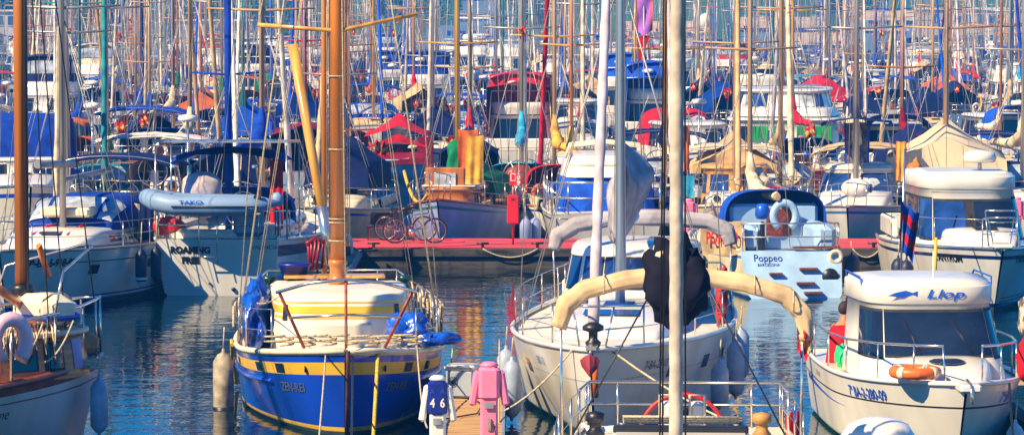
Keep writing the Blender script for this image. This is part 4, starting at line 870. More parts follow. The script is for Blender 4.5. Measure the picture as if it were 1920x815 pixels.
# ===== sloop with grey stack of sail, bow on ===================================================
R = empty('sloop'); h = Hull(13.4, 3.7, 1.22, 1.22, 1.45, .78, .5, .1, 2.0, .9, .3, .42, .78)
ws = [-.35, -.05, .07, .10, .4, .66, .675, .86, .95, 1]; h.build(R, [PAINT['anti'], PAINT['teal'], PAINT['white'], PAINT['grey']], ws, [0, 1, 2, 2, 2, 3, 2, 2, 2], 2, DECKW, WHITE, .045)
put(R, 1110, 51, 1212, 64.2, 'large white sloop, grey stowed mainsail, pale lilac furled genoa, bow beside the cool box', 'sailboat')
S = coach(R, h, -2.6, 3.7, .62, .38, WHITE, 2.4, .1, wmax=1.25); coach_windows(S, [(-2.2, -.4), (-.1, 1.6)], .3, .7, GLASSB)
p = S.top(2.0); q = MB(); q.grid([[S.top(2.0 + a, y) + Vector((0, 0, .025)) for y in (-.48, -.3, -.05)] for a in (-.25, .25)]); q.grid([[S.top(2.0 + a, y) + Vector((0, 0, .025)) for y in (.0, .3, .42)] for a in (-.25, .25)]); q.build('hatch', GLASSB, R); hatch(R, S, .6, 0, .5, GLASSB); hatch(R, S, .2, -.7, .3, GLASSB)
K = House(1.45, 2.35, (-3.4, 1.7, 1.28), (-3.65, 1.35, 1.12), 3.4, .05); b = K.body(R, WHITE, 'pilothouse', crown=.14)
for a0, a1 in ((-34, -14), (-11, 8), (11, 34)): K.win(b, a0, a1, .3, .84, GLASSB, 'windscreen')
for sd in (1, -1): K.win(b, sd * 42, sd * 66, .28, .84, GLASSB, 'side_window'); K.win(b, sd * 74, sd * 96, .35, .84, GLASSB, 'side_window')
for sd in (1, -1): MB().box((-5.3, sd * 1.3, 1.45), (2.2, .12, .5), bev=.04).build('cockpit_coaming', WHITE, R)
# dinghy-like grey rolled awning on an arch over the stern
GC = CAN['grey']
cover_tube([(-5.4, 1.62, 2.25), (-5.4, 1.55, 2.5), (-5.4, 1.2, 2.68), (-5.4, .4, 2.74), (-5.4, -.4, 2.74), (-5.4, -1.2, 2.6), (-5.4, -1.55, 2.4), (-5.4, -1.62, 2.15)], [.05, .065, .065, .065, .065, .065, .065, .05], GC, 'rolled_awning', R, 2, n=22, wob=.015, crease=.10, flat=2.1)
[MB().tube([(-5.4, s * 1.62, 2.3), (-5.4, s * 1.6, 1.2)], .018, 6).build('awning_pole', STEEL, R) for s in (1, -1)]
mo = rig(R, 14, .45, 14, h, ALUB, .115, spread=(.46, .72), jib=None, boom=4.2, cover=None, zb=1.55)
a = Vector((6.35, .0, 1.75)); bq = Vector((.9, .05, 13.4)); N = 40; pts = [a.lerp(bq, i / N) for i in range(N + 1)]
j = MB(); j.tube(pts, [.085 * (1.0 - .35 * i / N) * (1 + .12 * sin(i * 2.2)) for i in range(N + 1)], 10); jo = j.build('furled_genoa', CAN['lilac'], R)
MB().lathe([(.03, -.55), (.04, -.3), (.1, -.28), (.12, -.2), (.07, -.16), (.07, -.05), (.16, -.02), (.16, .04), (.06, .1), (0, .12)], a, 14).build('furling_drum', BLACK, jo)
# mainsail stacked on its boom, seen end on
rows = []
for i in range(17):
    f = i / 16; z = lerp(2.7, 4.2, f); wy = [.10, .20, .25, .27, .29, .32, .36, .39, .41, .42, .40, .34, .26, .19, .13, .08, .05][i]; xr = lerp(-1.6, -2.6, min(1, f * 1.6)) if f < .8 else lerp(-2.6, -.6, (f - .8) / .2); off = -.12 + .3 * min(1, f * 1.2) - .22 * max(0, f - .7) / .3
    rows.append([(lerp(xr, .35, .5 + .5 * cos(t)) + .02 * sin(9 * t), off + .8 * wy * sin(t) * (1 + .10 * sin(5 * t + 1) + .09 * sin(13 * t + 4 * f) + .08 * sin(7 * f + 2 * t)), z - .12 * sin(3 * t)) for t in [2 * pi * j_ / 72 for j_ in range(72)]])
MB().grid(rows, 0, True, True, True, True).build('stowed_mainsail', CAN['grey'], R)
h.rails(R, .62, .05, .9, 2, 1.9, True, True, .014)
h.text('7-BA-22-10', .2, .86, .78, 1, BLACK, R); h.text('BES-12', .17, .84, .80, -1, BLUEB, R)
q = MB(); q.box((6.55, 0, 1.5), (.5, .16, .06)); q.tube([(6.3, 0, 1.56), (6.9, 0, 1.42), (6.98, 0, 1.2)], .025, 6); q.build('anchor_shank', STEEL, R)
q = MB(); q.grid([[(7.0, -.24, 1.36), (7.06, -.12, 1.45), (7.1, 0, 1.5), (7.06, .12, 1.45), (7.0, .24, 1.36)], [(6.95, -.2, 1.22), (7.02, -.1, 1.24), (7.08, 0, 1.14), (7.02, .1, 1.24), (6.95, .2, 1.22)], [(6.9, -.05, 1.05), (6.95, -.03, 1.02), (7.0, 0, 1.0), (6.95, .03, 1.02), (6.9, .05, 1.05)]], 0, False, False); q.v = [(6.95 + (x - 6.95) * .6, y * .62, 1.3 + (z - 1.3) * .7) for x, y, z in q.v]; q.build('anchor_fluke', mat('anchor_red', (.50, .07, .10), .5, .3), R)
q = MB(); q.tube([(6.64, .05, 1.35), (6.5, .05, .75)], .045, 8); q.build('bow_fender_strip', ORNG, R)
for t, sd in ((.74, -1), (.66, 1), (.8, 1), (.55, 1)):
    q = MB(); q.grid([[h.pt(t + a_, w_, sd, .008) for a_ in (-.014, .014)] for w_ in (.60, .76)], 0, False, False); q.build('hull_window', GLASS, R)
for i, (x, sd, z, ln, m_, lb) in enumerate(((3.5, -1, 1.05, .95, FENDB, 'nearer grey blue fender hanging left of the white sloop bow'), (2.7, -1, 1.15, .8, FENDB, 'farther grey blue fender left of the white sloop bow'), (.9, 1, 1.15, .95, FENDB, 'large pale blue fender hanging on the sloop side facing open water'), (0.2, 1, 1.3, .9, FENDB, 'second pale blue fender just behind the large one on the sloop'), (2.4, 1, .95, .75, FENDB, 'blue grey fender close to the sloop registration number'))):
    fender(R, (x, sd * (h.hb(h.tx(x)) + .17), z), ln, .145, m_, lb, .3)
g = bundle(R, (-.2, 1.65, 1.75), (.35, .1, .45), mat('red_net', (.75, .03, .03), .8, var=.4, vs=12, bump=1, bs=30), 'tangled red rope hanging on the sloop guard rail', 'rope_bundle', 5, 'rope', .6)
rope(loc(R, (6.3, -.3, 1.45)), (ux(945, 51.5), 51.5, .5), .1, ROPE, 'upper white mooring rope from the sloop bow to the plank pontoon', .016)
rope(loc(R, (6.3, .3, 1.4)), (ux(1720, 46), 46, .3), .35, ROPE, 'long twisted rope from the sloop bow towards the white fishing cruiser', .018)
rope(loc(R, (3.9, -1.65, 1.35)), (ux(935, 50), 50, .5), .08, ROPE, 'lower mooring rope from the sloop side to the plank pontoon', .014)

# ===== boat closest to us: furled sail in front of a beige arch =================================
R = empty('cruising_boat'); h = Hull(11, 3.3, 1.0, 1.0, 1.25, .85, .6, -.2, 2.0, .85, .35, .4)
h.build(R, [PAINT['anti'], PAINT['navy'], PAINT['white']], [-.35, -.05, .1, .5, 1], [0, 1, 2, 2], 2, CREAM, WHITE, .04)
put(R, 1262, 37.5, 1285, 48.5, 'nearest boat with red rimmed wheel, beige rolled awning arch and canvas wrapped forestay', 'sailboat'); R.location.z = -.38
S = coach(R, h, -1.2, 3.4, .62, .4, WHITE, 2.0, .1)
cover_tube([(-1.9, 1.62, 2.55), (-1.9, 1.58, 2.9), (-1.9, 1.35, 3.14), (-1.9, .8, 3.3), (-1.9, 0, 3.4), (-1.9, -.7, 3.34), (-1.9, -1.25, 3.2), (-1.9, -1.5, 3.0), (-1.9, -1.6, 2.7)], [.04, .055, .055, .055, .055, .055, .055, .06, .045], CAN['awn'], 'rolled_awning', R, 4, n=22, wob=.015, crease=.10, flat=2.1)
for y, z, r_ in ((1.45, 3.06, .12), (.95, 3.27, .105), (.3, 3.37, .1), (-.4, 3.37, .1), (-1.0, 3.27, .115)): MB().tube(arc((-1.9, y, z), r_ * 1.15, 0, 360, 14, 'xz')[:-1], .012, 4, close=True).build('awning_tie', ROPE, R)
[MB().tube([(-1.9, s * 1.57, 3.0), (-1.9, s * 1.55, .9)], .02, 6).build('awning_pole', STEEL, R) for s in (1, -1)]
a = Vector((4.2, .02, 1.3)); N = 60; pts = [a.lerp(Vector((3.9, .0, 12)), i / N) for i in range(N + 1)]
j = MB(); T_ = []
for i in range(300):
    f = i / 299; z = lerp(1.1, 12, f); T_.append([(4.2 - .3 * f + (.078 + .004 * (cos(2 * pi * jj / 16 - i * .45)) ** 3 + .001 * sin(i * 1.7 + jj)) * cos(2 * pi * jj / 16), .02 + (.078 + .004 * (cos(2 * pi * jj / 16 - i * .45)) ** 3) * sin(2 * pi * jj / 16), z) for jj in range(16)])
j.grid(T_, 0, True, True, True, True); j.build('furled_genoa', CAN['stay'], R)
q = MB(); [q.tube([(4.0, y, 1.1), (4.0 - .3, y * .6, 12)], .011, 5) for y in (-.14, -.17, .13)]; [q.tube([(-.2, .02, 4.2 - .2), (.5, s * 1.6, 1.05)], .012, 5) for s in (1, -1)]; q.build('rigging', BLACK, R)
# black mast cover (radar reflector bag) hung on the stay
q = MB(); blob(q, (3.6, .0, 3.72), (.2, .36, .46), 6, 34, 26, .42); q.build('radar_bag', CAN['black'], R)
q = MB(); blob(q, (3.55, -.19, 3.93), (.16, .13, .2), 2, 14, 10, .3); q.build('bag_flap', CAN['cream'], R)
w_ = MB(); w_.tube(arc((-3.6, 0, 1.08), .58, 0, 360, 40, 'yz')[:-1], .03, 8, close=True); wo = w_.build('steering_wheel', mat('red_leather', (.50, .02, .02), .5), R)
q = MB(); [q.tube([(-3.6, 0, 1.08), (-3.6, .56 * cos(radians(a_)), 1.08 + .56 * sin(radians(a_)))], .012, 5) for a_ in range(0, 360, 60)]; q.build('wheel_spoke', STEEL, wo)
for s in (.2, -.2): MB().box((-3.3, s, 1.35), (.25, .22, .5), bev=.05).build('helm_seat', WHITE, R); q = MB(); q.tube([(-3.15, s - .1, 1.1), (-3.15, s - .1, 1.7), (-3.15, s + .1, 1.7), (-3.15, s + .1, 1.1)], .02, 6); q.build('grab_rail', CREAM, R)
q = MB(); q.box((-1.6, 0, 1.42), (.16, 1.75, .1), bev=.02); q.build('traveller', BLACK, R)
q = MB(); [q.tube([(-1.62 + .03 * k, -.75, 1.5 + .03 * k), (-1.62 + .03 * k, .75, 1.5 + .03 * k)], .016, 5) for k in range(4)]; q.build('mainsheet', ROPE, R)
MB().box((-1.5, 0, 1.18), (1.1, 1.9, .42), bev=.12).build('cabin_top', WHITE, R)
h.rails(R, .62, .03, .5, 2, 1.5, False, True, .02)
for y, a_ in ((-1.12, 1), (1.05, 2)):
    q = MB(); q.lathe([(.11, 0), (.13, .03), (.08, .1), (.08, .17), (.13, .2), (.12, .3), (0, .33)], (-2.0, y, 1.28), 12); q.build('winch', BLACK if a_ == 1 else mat('leather_winch', (.5, .25, .06), .6), R)
# white crescent cushion fender and limp flag on its rail
q = MB(); q.tube(arc((0, 0, 0), .28, 195, 345, 14, 'yz'), [.02, .06, .1, .13, .145, .15, .155, .155, .155, .15, .145, .13, .1, .06, .02], 12); o = q.build('crescent_fender', FENDW, None, loc(R, (-5.2, -1.15, 1.15)), R.rotation_euler.z); tag(o, 'white crescent shaped fender slung under the pushpit rail', 'fender')
limp_flag(R, (-1.9, 1.5, 2.7), .22, .30, SPAIN, seed=2)
cloth(R, (-4.9, 1.5, 1.3), .2, .5, CAN['red'], 'towel', 3, 'red cloth tied on the corner of the nearest boat pushpit')

# ===== white fishing cruiser ==================================================================
R = empty('motor_cruiser'); h = Hull(7.4, 2.75, 1.0, .98, 1.18, .93, .7, .0, 2.6, .9, .34, .4, .72)
h.build(R, [PAINT['anti'], PAINT['green'], WHITE, BLACK], [-.35, -.05, .05, .09, .3, .5, .69, .715, .9, 1], [0, 1, 2, 2, 2, 2, 3, 2, 2], 2, WHITE, WHITE, .04)
put(R, 1812, 48.9, 1662, 55.9, 'white fishing cruiser with tall cabin and blue script on its roof, lettered 7-BA-2-280-09', 'motor boat')
K = House(1.0, 2.1, (.35, 1.55, 1.12), (-.25, 1.22, .98), 4.2, .07); b = K.body(R, WHITE, 'cabin', crown=.1, over=.05, lip=.28)
K.win(b, -37, 37, .36, .90, GLASS, 'windscreen', 16); 
for sd in (1, -1): K.win(b, sd * 41, sd * 86, .33, .90, GLASS, 'side_window', 10)
[MB().tube([K.S(a_, .38, .02), K.S(a_ - 9, .8, .03)], .01, 4).build('wiper', BLACK, b) for a_ in (12, -4)]
def roofpt(x, y): t = -y * 34; return K.S(t, 1, .1)
top = K.z1; V = lettering('Llop', .30, lambda x, y: Vector((K.S(max(-60, min(60, -(x - .1) * -36 * -1)), 1, .118).x + .0, 0, 0)) if False else (K.S(0, 1, .066).x - .06 * abs(x + .15) ** 2, x + .16, top + .15 + y * .62), BLUEB, R, 'roof_script', bold=.004, shear=.25, sx=1.1)
q = MB(); q.poly([(K.S(0, 1, .066).x - .015, -.70 + a_ * .9, top + .13 + c_ * .9) for a_, c_ in ((0, 0), (.12, .05), (.3, .09), (.42, .05), (.5, .08), (.5, -.01), (.42, .02), (.25, -.03), (.1, -.01))]); q.build('fish_emblem', BLUEB, R)
S = coach(R, h, 1.4, 3.15, .66, .34, WHITE, 1.6, .05, name='foredeck_trunk'); q = MB(); q.lathe([(.0, 0), (.26, 0), (.26, .03), (.2, .05), (0, .05)], S.top(2.1) - Vector((0, 0, .01)), 24); o = q.build('hatch', GLASS, R)
for sd in (1, -1):
    h.text('7ª BA-2-280-09', .22, .72 if sd < 0 else .8, .80, sd, BLUEB, R, bold=.004)
    q = MB(); q.grid([[h.pt(t, w_ - .12 * (t - .1) , sd, .01) for w_ in (.60, .60 + .09 * max(.05, 1 - (t - .06) / .5))] for t in [.06 + .03 * i for i in range(18)]], 0); q.build('swoosh_stripe', BLUEB, R)
h.text('EDR 6407', .12, .28, .84, -1, MAHOG, R)
g = MB(); up = Vector((0, 0, .55))
P = [h.pt(t, 1, -1, -.05) for t in (.1, .16, .4, .6, .78, .9)]; g.tube([P[0], P[0] + up * .8] + [p + up for p in P[1:]] + [h.pt(.97, 1, -1, .0) + up], .018, 6); [g.tube([p, p + up], .014, 5) for p in P[1:]]; g.tube([h.pt(.97, 1, -1, 0) + up, h.pt(.975, 1, -1, 0)], .016, 5)
g.build('bow_rail', STEEL, R); g = MB(); P = [h.pt(t, 1, 1, -.05) for t in (.3, .55, .75, .9, .97)]; g.tube([p + up for p in P], .018, 6); [g.tube([p, p + up], .014, 5) for p in P]; g.build('bow_rail', STEEL, R)
MB().box((3.75, 0, 1.16), (.6, .3, .12), bev=.03).build('bow_roller', WHITE, R); q = MB(); q.tube([(3.7, 0, 1.25), (4.05, 0, 1.2), (4.1, 0, .95)], .025, 6); q.build('anchor', STEEL, R)
q = MB(); q.tube([K.S(0, 1, 0) + Vector((-.6, .1, .12)), K.S(0, 1, 0) + Vector((-.62, .1, .75))], .012, 5); q.build('aerial', WHITE, b); q = MB(); [q.tube([(K.top[0] - 1.0, s * .98, top + .26), (K.top[0] - .9, s * 1.0, top + .36), (K.top[0] + .5, s * 1.0, top + .36), (K.top[0] + .6, s * .98, top + .24)], .015, 5) for s in (1, -1)]; q.build('roof_rail', BLUEB, b)
# orange lifebuoy on the foredeck rail
e = empty('lifebuoy', loc(R, (3.0, -.62, 1.30)), R.rotation_euler.z); tag(e, 'orange ring lifebuoy lying against the cruiser bow rail', 'lifebuoy'); MB().tube(arc((0, 0, 0), .3, 0, 360, 24)[:-1], .085, 10, close=True).build('ring', ORNG, e)
for a_ in (45, 135, 225, 315): MB().tube([(x * 1.0, y, 0) for x, y, _ in arc((0, 0, 0), .3, a_ - 8, a_ + 8, 3)], .092, 10).build('reflective_band', CREAM, e)
for i, (c, r_, m_, lb, nm) in enumerate((((2.1, 1.25, 1.42), (.22, .2, .42), CAN['red'], 'dark red padded bag slumped against the cruiser side rail', 'bag'), ((1.7, 1.32, 1.95), (.2, .2, .36), mat('striped_cloth', (.55, .45, .36), .8, var=.4, vs=3, stretch=(6, 6, .6), rgb2=(.08, .07, .07), bump=.6, sharp=True), 'brown and grey striped cloth bundled above the red bag', 'cloth_bundle'), ((1.9, 1.45, 1.62), (.2, .2, .12), CAN['tan'], 'tan cloth folded between striped bundle and red bag', 'cloth_bundle'), ((1.55, 1.6, 2.0), (.08, .1, .26), mat('lime_green', (.45, .75, .02), .5), 'lime green scrap sticking out behind the striped bundle', 'cloth_bundle'), ((-1.15, -1.05, 1.12), (.3, .12, .17), mat('bright_green', (.02, .75, .25), .5), 'bright green bag on the cruiser side deck by the cabin', 'bag'))):
    bundle(R, c, r_, m_, lb, nm, i + 2, nm.replace('_', ' '), .3)
fender(R, (2.9, h.hb(h.tx(2.9)) + .14, .6), .6, .13, FENDW, 'white fender between the fishing cruiser and plank pontoon', .3)
rope(loc(R, (3.2, .7, 1.15)), (ux(1912, 47), 47, .4), .2, BLACK, 'black mooring rope from the fishing cruiser to the right hand planks', .02)
CRUISER = R; CRH = h

# ===== person sitting in its cockpit ==========================================================
def skin(name, V, E, Rr, m, parent, root_i=0, sub=2):
    me = bpy.data.meshes.new(name); me.from_pydata(V, E, []); o = bpy.data.objects.new(name, me); COL.objects.link(o)
    if parent: adopt(o, parent)
    me.materials.append(m); s = o.modifiers.new('s', 'SKIN'); s.use_smooth_shade = True
    for i, r_ in enumerate(Rr): me.skin_vertices[0].data[i].radius = (r_, r_) if not isinstance(r_, tuple) else r_
    me.skin_vertices[0].data[root_i].use_root = True; ss = o.modifiers.new('u', 'SUBSURF'); ss.levels = sub; ss.render_levels = sub; return o
SKIN = mat('tanned_skin', (.55, .20, .09), .55, var=.12)
def person(wp, rz, label, top, hair, low):
    r = empty('person', wp, rz); tag(r, label, 'person')
    V = [(0, 0, .12), (.03, 0, .3), (.1, 0, .5), (.15, 0, .62), (.18, 0, .70), (.22, 0, .80), (.24, 0, .92)]; E = [(i, i + 1) for i in range(6)]; Rr = [(.15, .12), (.13, .11), (.15, .11), (.11, .09), .052, (.085, .075), (.07, .065)]
    for sd in (1, -1):
        b0 = len(V); V += [(.15, sd * .17, .60), (.2, sd * .24, .36), (.34, sd * .22, .14), (.38, sd * .21, .07)]; Rr += [.058, .048, .036, .03]; E += [(3, b0), (b0, b0 + 1), (b0 + 1, b0 + 2), (b0 + 2, b0 + 3)]
        for k, (dy, ln) in enumerate(((-.032, .062), (-.012, .074), (.010, .07), (.03, .056))):
            f0 = len(V); V += [(.395, sd * .21 + dy, .03), (.41, sd * .21 + dy, .03 - ln * .5), (.4, sd * .21 + dy, .03 - ln)]; Rr += [.011, .010, .008]; E += [(b0 + 3, f0), (f0, f0 + 1), (f0 + 1, f0 + 2)]
        f0 = len(V); V += [(.36, sd * .21 - sd * .045, .05), (.365, sd * .21 - sd * .06, .01)]; Rr += [.013, .01]; E += [(b0 + 3, f0), (f0, f0 + 1)]
        b0 = len(V); V += [(.05, sd * .1, .06), (.45, sd * .14, .1), (.47, sd * .14, -.32), (.56, sd * .14, -.38)]; Rr += [.1, .066, .045, .04]; E += [(0, b0), (b0, b0 + 1), (b0 + 1, b0 + 2), (b0 + 2, b0 + 3)]
    skin('body', V, E, Rr, SKIN, r)
    q = MB(); q.grid([[(xc + a * cos(t), c * sin(t), z) for t in [2 * pi * k / 18 for k in range(18)]] for xc, a, c, z in ((0, .17, .185, .06), (.03, .155, .175, .3), (.09, .165, .2, .5), (.14, .13, .2, .6), (.17, .07, .09, .68))], 0, True); q.build('shirt', top, r)
    q = MB(); blob(q, (.2, 0, .9), (.105, .095, .11), 1, 16, 10, .12); q.build('hair', hair, r)
    q = MB(); [q.grid([[(x + .115 * cos(t) * k, sd * .12 + .1 * sin(t) * k, z + .115 * cos(t) * k2) for t in [2 * pi * j / 14 for j in range(14)]] for x, z, k, k2 in ((.02, .06, 1, .6), (.22, .09, .85, .8))], 0, True) for sd in (1, -1)]; q.build('shorts', low, r)
    f = MB(); [f.lathe([(0, 0), (.011, .004), (0, .008)], (.31, s * .03, .865), 8) for s in (1, -1)]; f.build('eye', BLACK, r)
    return r
person(loc(R, (-1.9, -1.02, .9)), R.rotation_euler.z + 2.4, 'dark haired person in a red top leaning on the side of the fishing cruiser', CAN['red'], mat('dark_hair', (.03, .012, .008), .7, bump=.5, bs=60), CAN['maroon'])

# ===== white cabin cruiser with black name lettering ===========================================
R, h, K = motoryacht('cabin_cruiser', 10.5, 3.5, fly=False, canopy=None, arch=False, f=(1.1, 1.2, 1.42), househ=1.35, stripe='navy')
remove_parts(R, ('deckhouse',))
z0 = 1.0; K = House(z0, z0 + 1.5, (-.6, 2.5, 1.3), (-1.4, 2.0, 1.12), 4.2, .05); b = K.body(R, WHITE, 'deckhouse', crown=.1, over=.05, lip=.28)
K.win(b, -38, -2, .3, .82, GLASSB, 'windscreen', 8); K.win(b, 0, 38, .3, .82, GLASS, 'windscreen', 8)
for sd in (1, -1): K.win(b, sd * 42, sd * 70, .28, .84, GLASSB, 'side_window', 6); K.win(b, sd * 73, sd * 100, .3, .84, GLASS, 'side_window', 6)
MB().box((-1.2, 0, z0 + 1.80), (2.4, 1.9, .14), bev=.06).build('roof_pod', WHITE, b); q = MB(); q.grid([[(K.S(a_, 1, .135)) + Vector((0, 0, .03 * k)) for k in (0, 1)] for a_ in range(-40, 41, 5)]); q.build('roof_seam', PAINT['grey'], b)
rd = radar(b, (-.6, .35, z0 + 2.05), WHITE, 1.25, .35); MB().lathe([(.33, 0), (.36, .04), (.36, .1), (.34, .12)], (-.6, .35, z0 + 2.06), 14).build('radar_band', BLUEB, rd)
[MB().tube([K.S(a_, .3, .02), K.S(a_ * .2 - 4, .62, .03)], .014, 4).build('wiper', BLACK, b) for a_ in (16, -14)]
put(R, 1880, 74.2, 1760, 84.3, 'white cabin cruiser with radar dome and black name lettering, bow beyond the fishing cruiser roof', 'motor boat')
for sd in (1, -1): h.text('TANTRUM', .24, .84 if sd < 0 else .9, .83, sd, BLACK, R, 'name_lettering', bold=.006); q = MB(); [q.grid([[h.pt(t, w_ + a_, sd, .01) for a_ in (0, .02)] for t in [.3 + .04 * i for i in range(18)]]) for w_ in (.14, .2)]; q.build('waterline_stripe', REDP, R)
MB().box((5.1, 0, 1.5), (.7, .4, .1), bev=.03).build('bow_platform', WHITE, R)
q = MB(); [q.tube([(5.2, s * .3, 1.5), (5.0, s * .35, 2.25)], .018, 6) for s in (1, -1)]; q.tube([(5.0, -.35, 2.25), (5.0, .35, 2.25)], .018, 6); [q.tube([(5.05, -.33, 1.8 + .2 * k), (5.05, .33, 1.8 + .2 * k)], .014, 5) for k in (0, 1)]; q.build('bow_ladder', STEEL, R)
for i, (x, sd) in enumerate(((2.0, -1), (1.4, -1))): fender(R, (x, sd * (h.hb(h.tx(x)) + .17), 1.05), .75, .16, FENDN, ['navy fender in front of the cabin cruiser side', 'second navy fender farther back on the cabin cruiser'][i], .3)
tq = empty('flag_staff', (ux(1688, 73.5), 73.5, .0)); tag(tq, 'red and blue striped flag on a pole before the cabin cruiser', 'flag'); MB().tube([(0, 0, -.3), (.1, 0, 3.6)], .022, 6).build('pole', STEEL, tq)
STR = []; [STR.append(m_) for m_ in (CAN['blue'], CAN['red'], CAN['blue'], CAN['red'], CAN['blue'])]; f_ = limp_flag(tq, (.02, .0, 2.5), .5, 1.0, STR, seed=1); f_.rotation_euler.z = -pi / 2
tq = empty('marker_pole', (ux(1744, 74.0), 73.0, .0)); tag(tq, 'yellow marker stick standing between the two white cruisers', 'pole'); MB().tube([(0, 0, .6), (.02, 0, 1.75)], .035, 8).build('yellow_sleeve', PAINT['yellow'], tq); MB().tube([(0, 0, -.3), (0, 0, .62)], .02, 6).build('shaft', BLACK, tq)

# ===== pale blue sloop, stern on, with banner =================================================
R = empty('sloop'); h = Hull(9.6, 2.95, 1.05, .95, 1.2, .80, .8, -.6, 2.2, .9, .3, .45)
h.build(R, [PAINT['anti'], PAINT['lblue'], PAINT['cream'], PAINT['aqua']], [-.35, -.05, .06, .12, .5, .84, .9, 1], [0, 1, 2, 2, 2, 1, 2], 3, DECKW, WHITE, .04)
put(R, 1352, 88.6, 1478, 79.8, 'small pale blue sloop seen stern on with a lettered tan banner', 'sailboat')
AQ = PAINT['aqua']
for sd in (1, -1):
    q = MB(); q.box((-3.6, sd * .88, 1.32), (1.9, .5, .6), bev=.12); q.build('cockpit_seat', AQ, R)
MB().box((-2.7, 0, 1.55), (.2, 2.1, .95), bev=.08).build('cabin_bulkhead', AQ, R); MB().box((-2.82, -.1, 1.5), (.06, .6, .8)).build('companionway', MAHOG, R)
MB().box((-4.3, 0, 1.2), (.14, 1.9, .3), bev=.03).build('stern_coaming', AQ, R)
S = coach(R, h, -2.5, 2.3, .68, .45, WHITE, 1.8, .1); coach_windows(S, [(-2, -.6), (-.3, .8)], .3, .7)
hood(R, -.9, -3.0, 1.22, 1.35, 1.0, CAN['royal'], None)
horseshoe(R, (-3.1, -.18, 1.75), PAINT['aqua'], r=.27, t=.085)
ob = outboard(R, -4.45, .62, 1.75, BLACK, BLUEB, s=.9)
h.rails(R, .62, .03, .92, 2, 1.8, True, True, .014)
cloth(R, (-4.55, 1.55, 1.72), 1.05, .78, CAN['tan'], 'banner', 4, 'tan cloth banner with red lettering on the pale blue sloop rail', 'banner', fold=.03, rz=-.25)
o = lettering('POPPEO', .32, lambda x, y: (0, -x * .8, y * 1.3), REDP, None, 'banner_lettering', bold=.01); bpy.data.objects.remove(o)
bn = [o for o in bpy.data.objects if o.name.startswith('banner')][0]; lettering('POPPEO', .28, lambda x, y: (-.07, -x * .72, y * 1.4 - .4), REDP, bn, 'banner_lettering', bold=.008)
h.ttext('Poppeo', .22, .55, .84, BLUEP, R); h.ttext('BARCELONA', .09, .55, .70, BLUEP, R)
def tpt(y, w_, off=.015): p = h.pt(0, w_); return Vector((p.x - off, y, p.z))
for y, w_, sx in ((.42, .52, .3), (-.35, .62, .42), (-.25, .32, .42), (-.4, .12, .42)): p = tpt(y, w_); MB().box(p + Vector((-.05, 0, 0)), (.16, sx, .05)).build('transom_step', MAHOG, R)
q = MB(); q.lathe([(0, 0), (.19, 0), (.19, .02), (0, .02)], tpt(-.85, .45, .02), 20, M=Matrix.Rotation(-pi / 2, 4, 'Y')); q.build('vent_hole', BLACK, R)
q = MB(); q.tube([(p[0] - .03, p[1], p[2]) for p in arc(tpt(-1.02, .86), .13, 0, 360, 18, 'yz')[:-1]], .05, 8, close=True); q.build('fairlead_ring', CREAM, R); MB().box((-4.75, -.6, 1.12), (.2, 1.1, .05)).build('rail_plank', MAHOG, R)
rig(R, 12, .4, 12, h, ALUT, .085, jib=None, boom=3.6, cover=CAN['cream'], zb=1.15)
cloth(R, (-1.2, -.3, 2.35), .3, .42, CAN['red'], 'towel', 5, 'small red cloth pegged to the sloop boom end')
fender(R, (-3.9, -1.62, .95), .85, .2, FENDN, 'deep blue fender on the pale blue sloop stern quarter', .25); fender(R, (-2.9, 1.75, .9), .6, .15, FENDN, 'dark fender below the tan banner', .25)

# ===== grey hulled davit boat with lettered transom ============================================
R = empty('cruising_yacht'); h = Hull(11.6, 3.6, 1.32, 1.18, 1.35, .80, .9, .25, 2.1, .86, .3, .42)
h.build(R, [PAINT['anti'], PAINT['navy'], PAINT['white'], PAINT['navy']], [-.35, -.05, .05, .09, .5, .70, .9, 1], [0, 2, 2, 2, 2, 3, 2], 2, DECKW, WHITE, .045)
put(R, 545, 90.5, 410, 79.6, 'white cruising yacht stern on with inflatable on davits and the name Roaming Free', 'sailboat')
h.ttext('ROAMING', .21, .62, .80, BLACK, R, bold=.012, sx=.95); h.ttext('FREE', .21, .62, .62, BLACK, R, bold=.012, sx=.95); h.ttext('VALENCIA', .13, -1.1, .86, BLACK, R, 'port_lettering')
for y, w_, r_ in ((-.35, .12, .05), (-.7, .08, .035), (.2, .22, .03)): p = h.pt(0, w_); q = MB(); q.lathe([(0, 0), (r_, 0), (r_, .02), (0, .02)], (p.x - .02, y, p.z), 12, M=Matrix.Rotation(-pi / 2, 4, 'Y')); q.build('through_hull', BLACK, R)
S = coach(R, h, -2.2, 3.2, .66, .45, WHITE, 2.2, .1); coach_windows(S, [(-1.8, -.2), (.1, 1.2)], .3, .7, GLASSB)
for sd in (1, -1): MB().box((-3.8, sd * 1.05, 1.42), (3.0, .5, .42), bev=.1).build('cockpit_coaming', WHITE, R)
MB().box((-5.1, 0, 1.35), (.5, 1.8, .3), bev=.06).build('aft_deck', WHITE, R)
hood(R, -.8, -2.4, 1.25, 1.5, .85, CAN['blue'])
q = MB()
for s in (-1.55, 1.5): q.tube([(-5.3, s, 1.3), (-5.35, s, 3.45)], .022, 6); q.tube([(-3.4, s, 1.2), (-3.4, s, 3.45)], .022, 6)
q.build('gantry', STEEL, R)
for k, s in enumerate((.78, -.82)): o = MB().box((-4.4, s, 3.53), (2.0, 1.5, .05), M=Matrix.Rotation(.03, 4, 'Y')).build('solar_panel', mat('solar_cells', (.10, .22, .60), .15, var=.3, vs=9, coat=.6), R); MB().box((-4.4, s, 3.5), (2.06, 1.56, .03), M=Matrix.Rotation(.03, 4, 'Y')).build('panel_frame', ALU, o)
bimini(R, -3.6, 1.6, 1.35, 3.35, 1.4, CAN['blue'], frames=False)
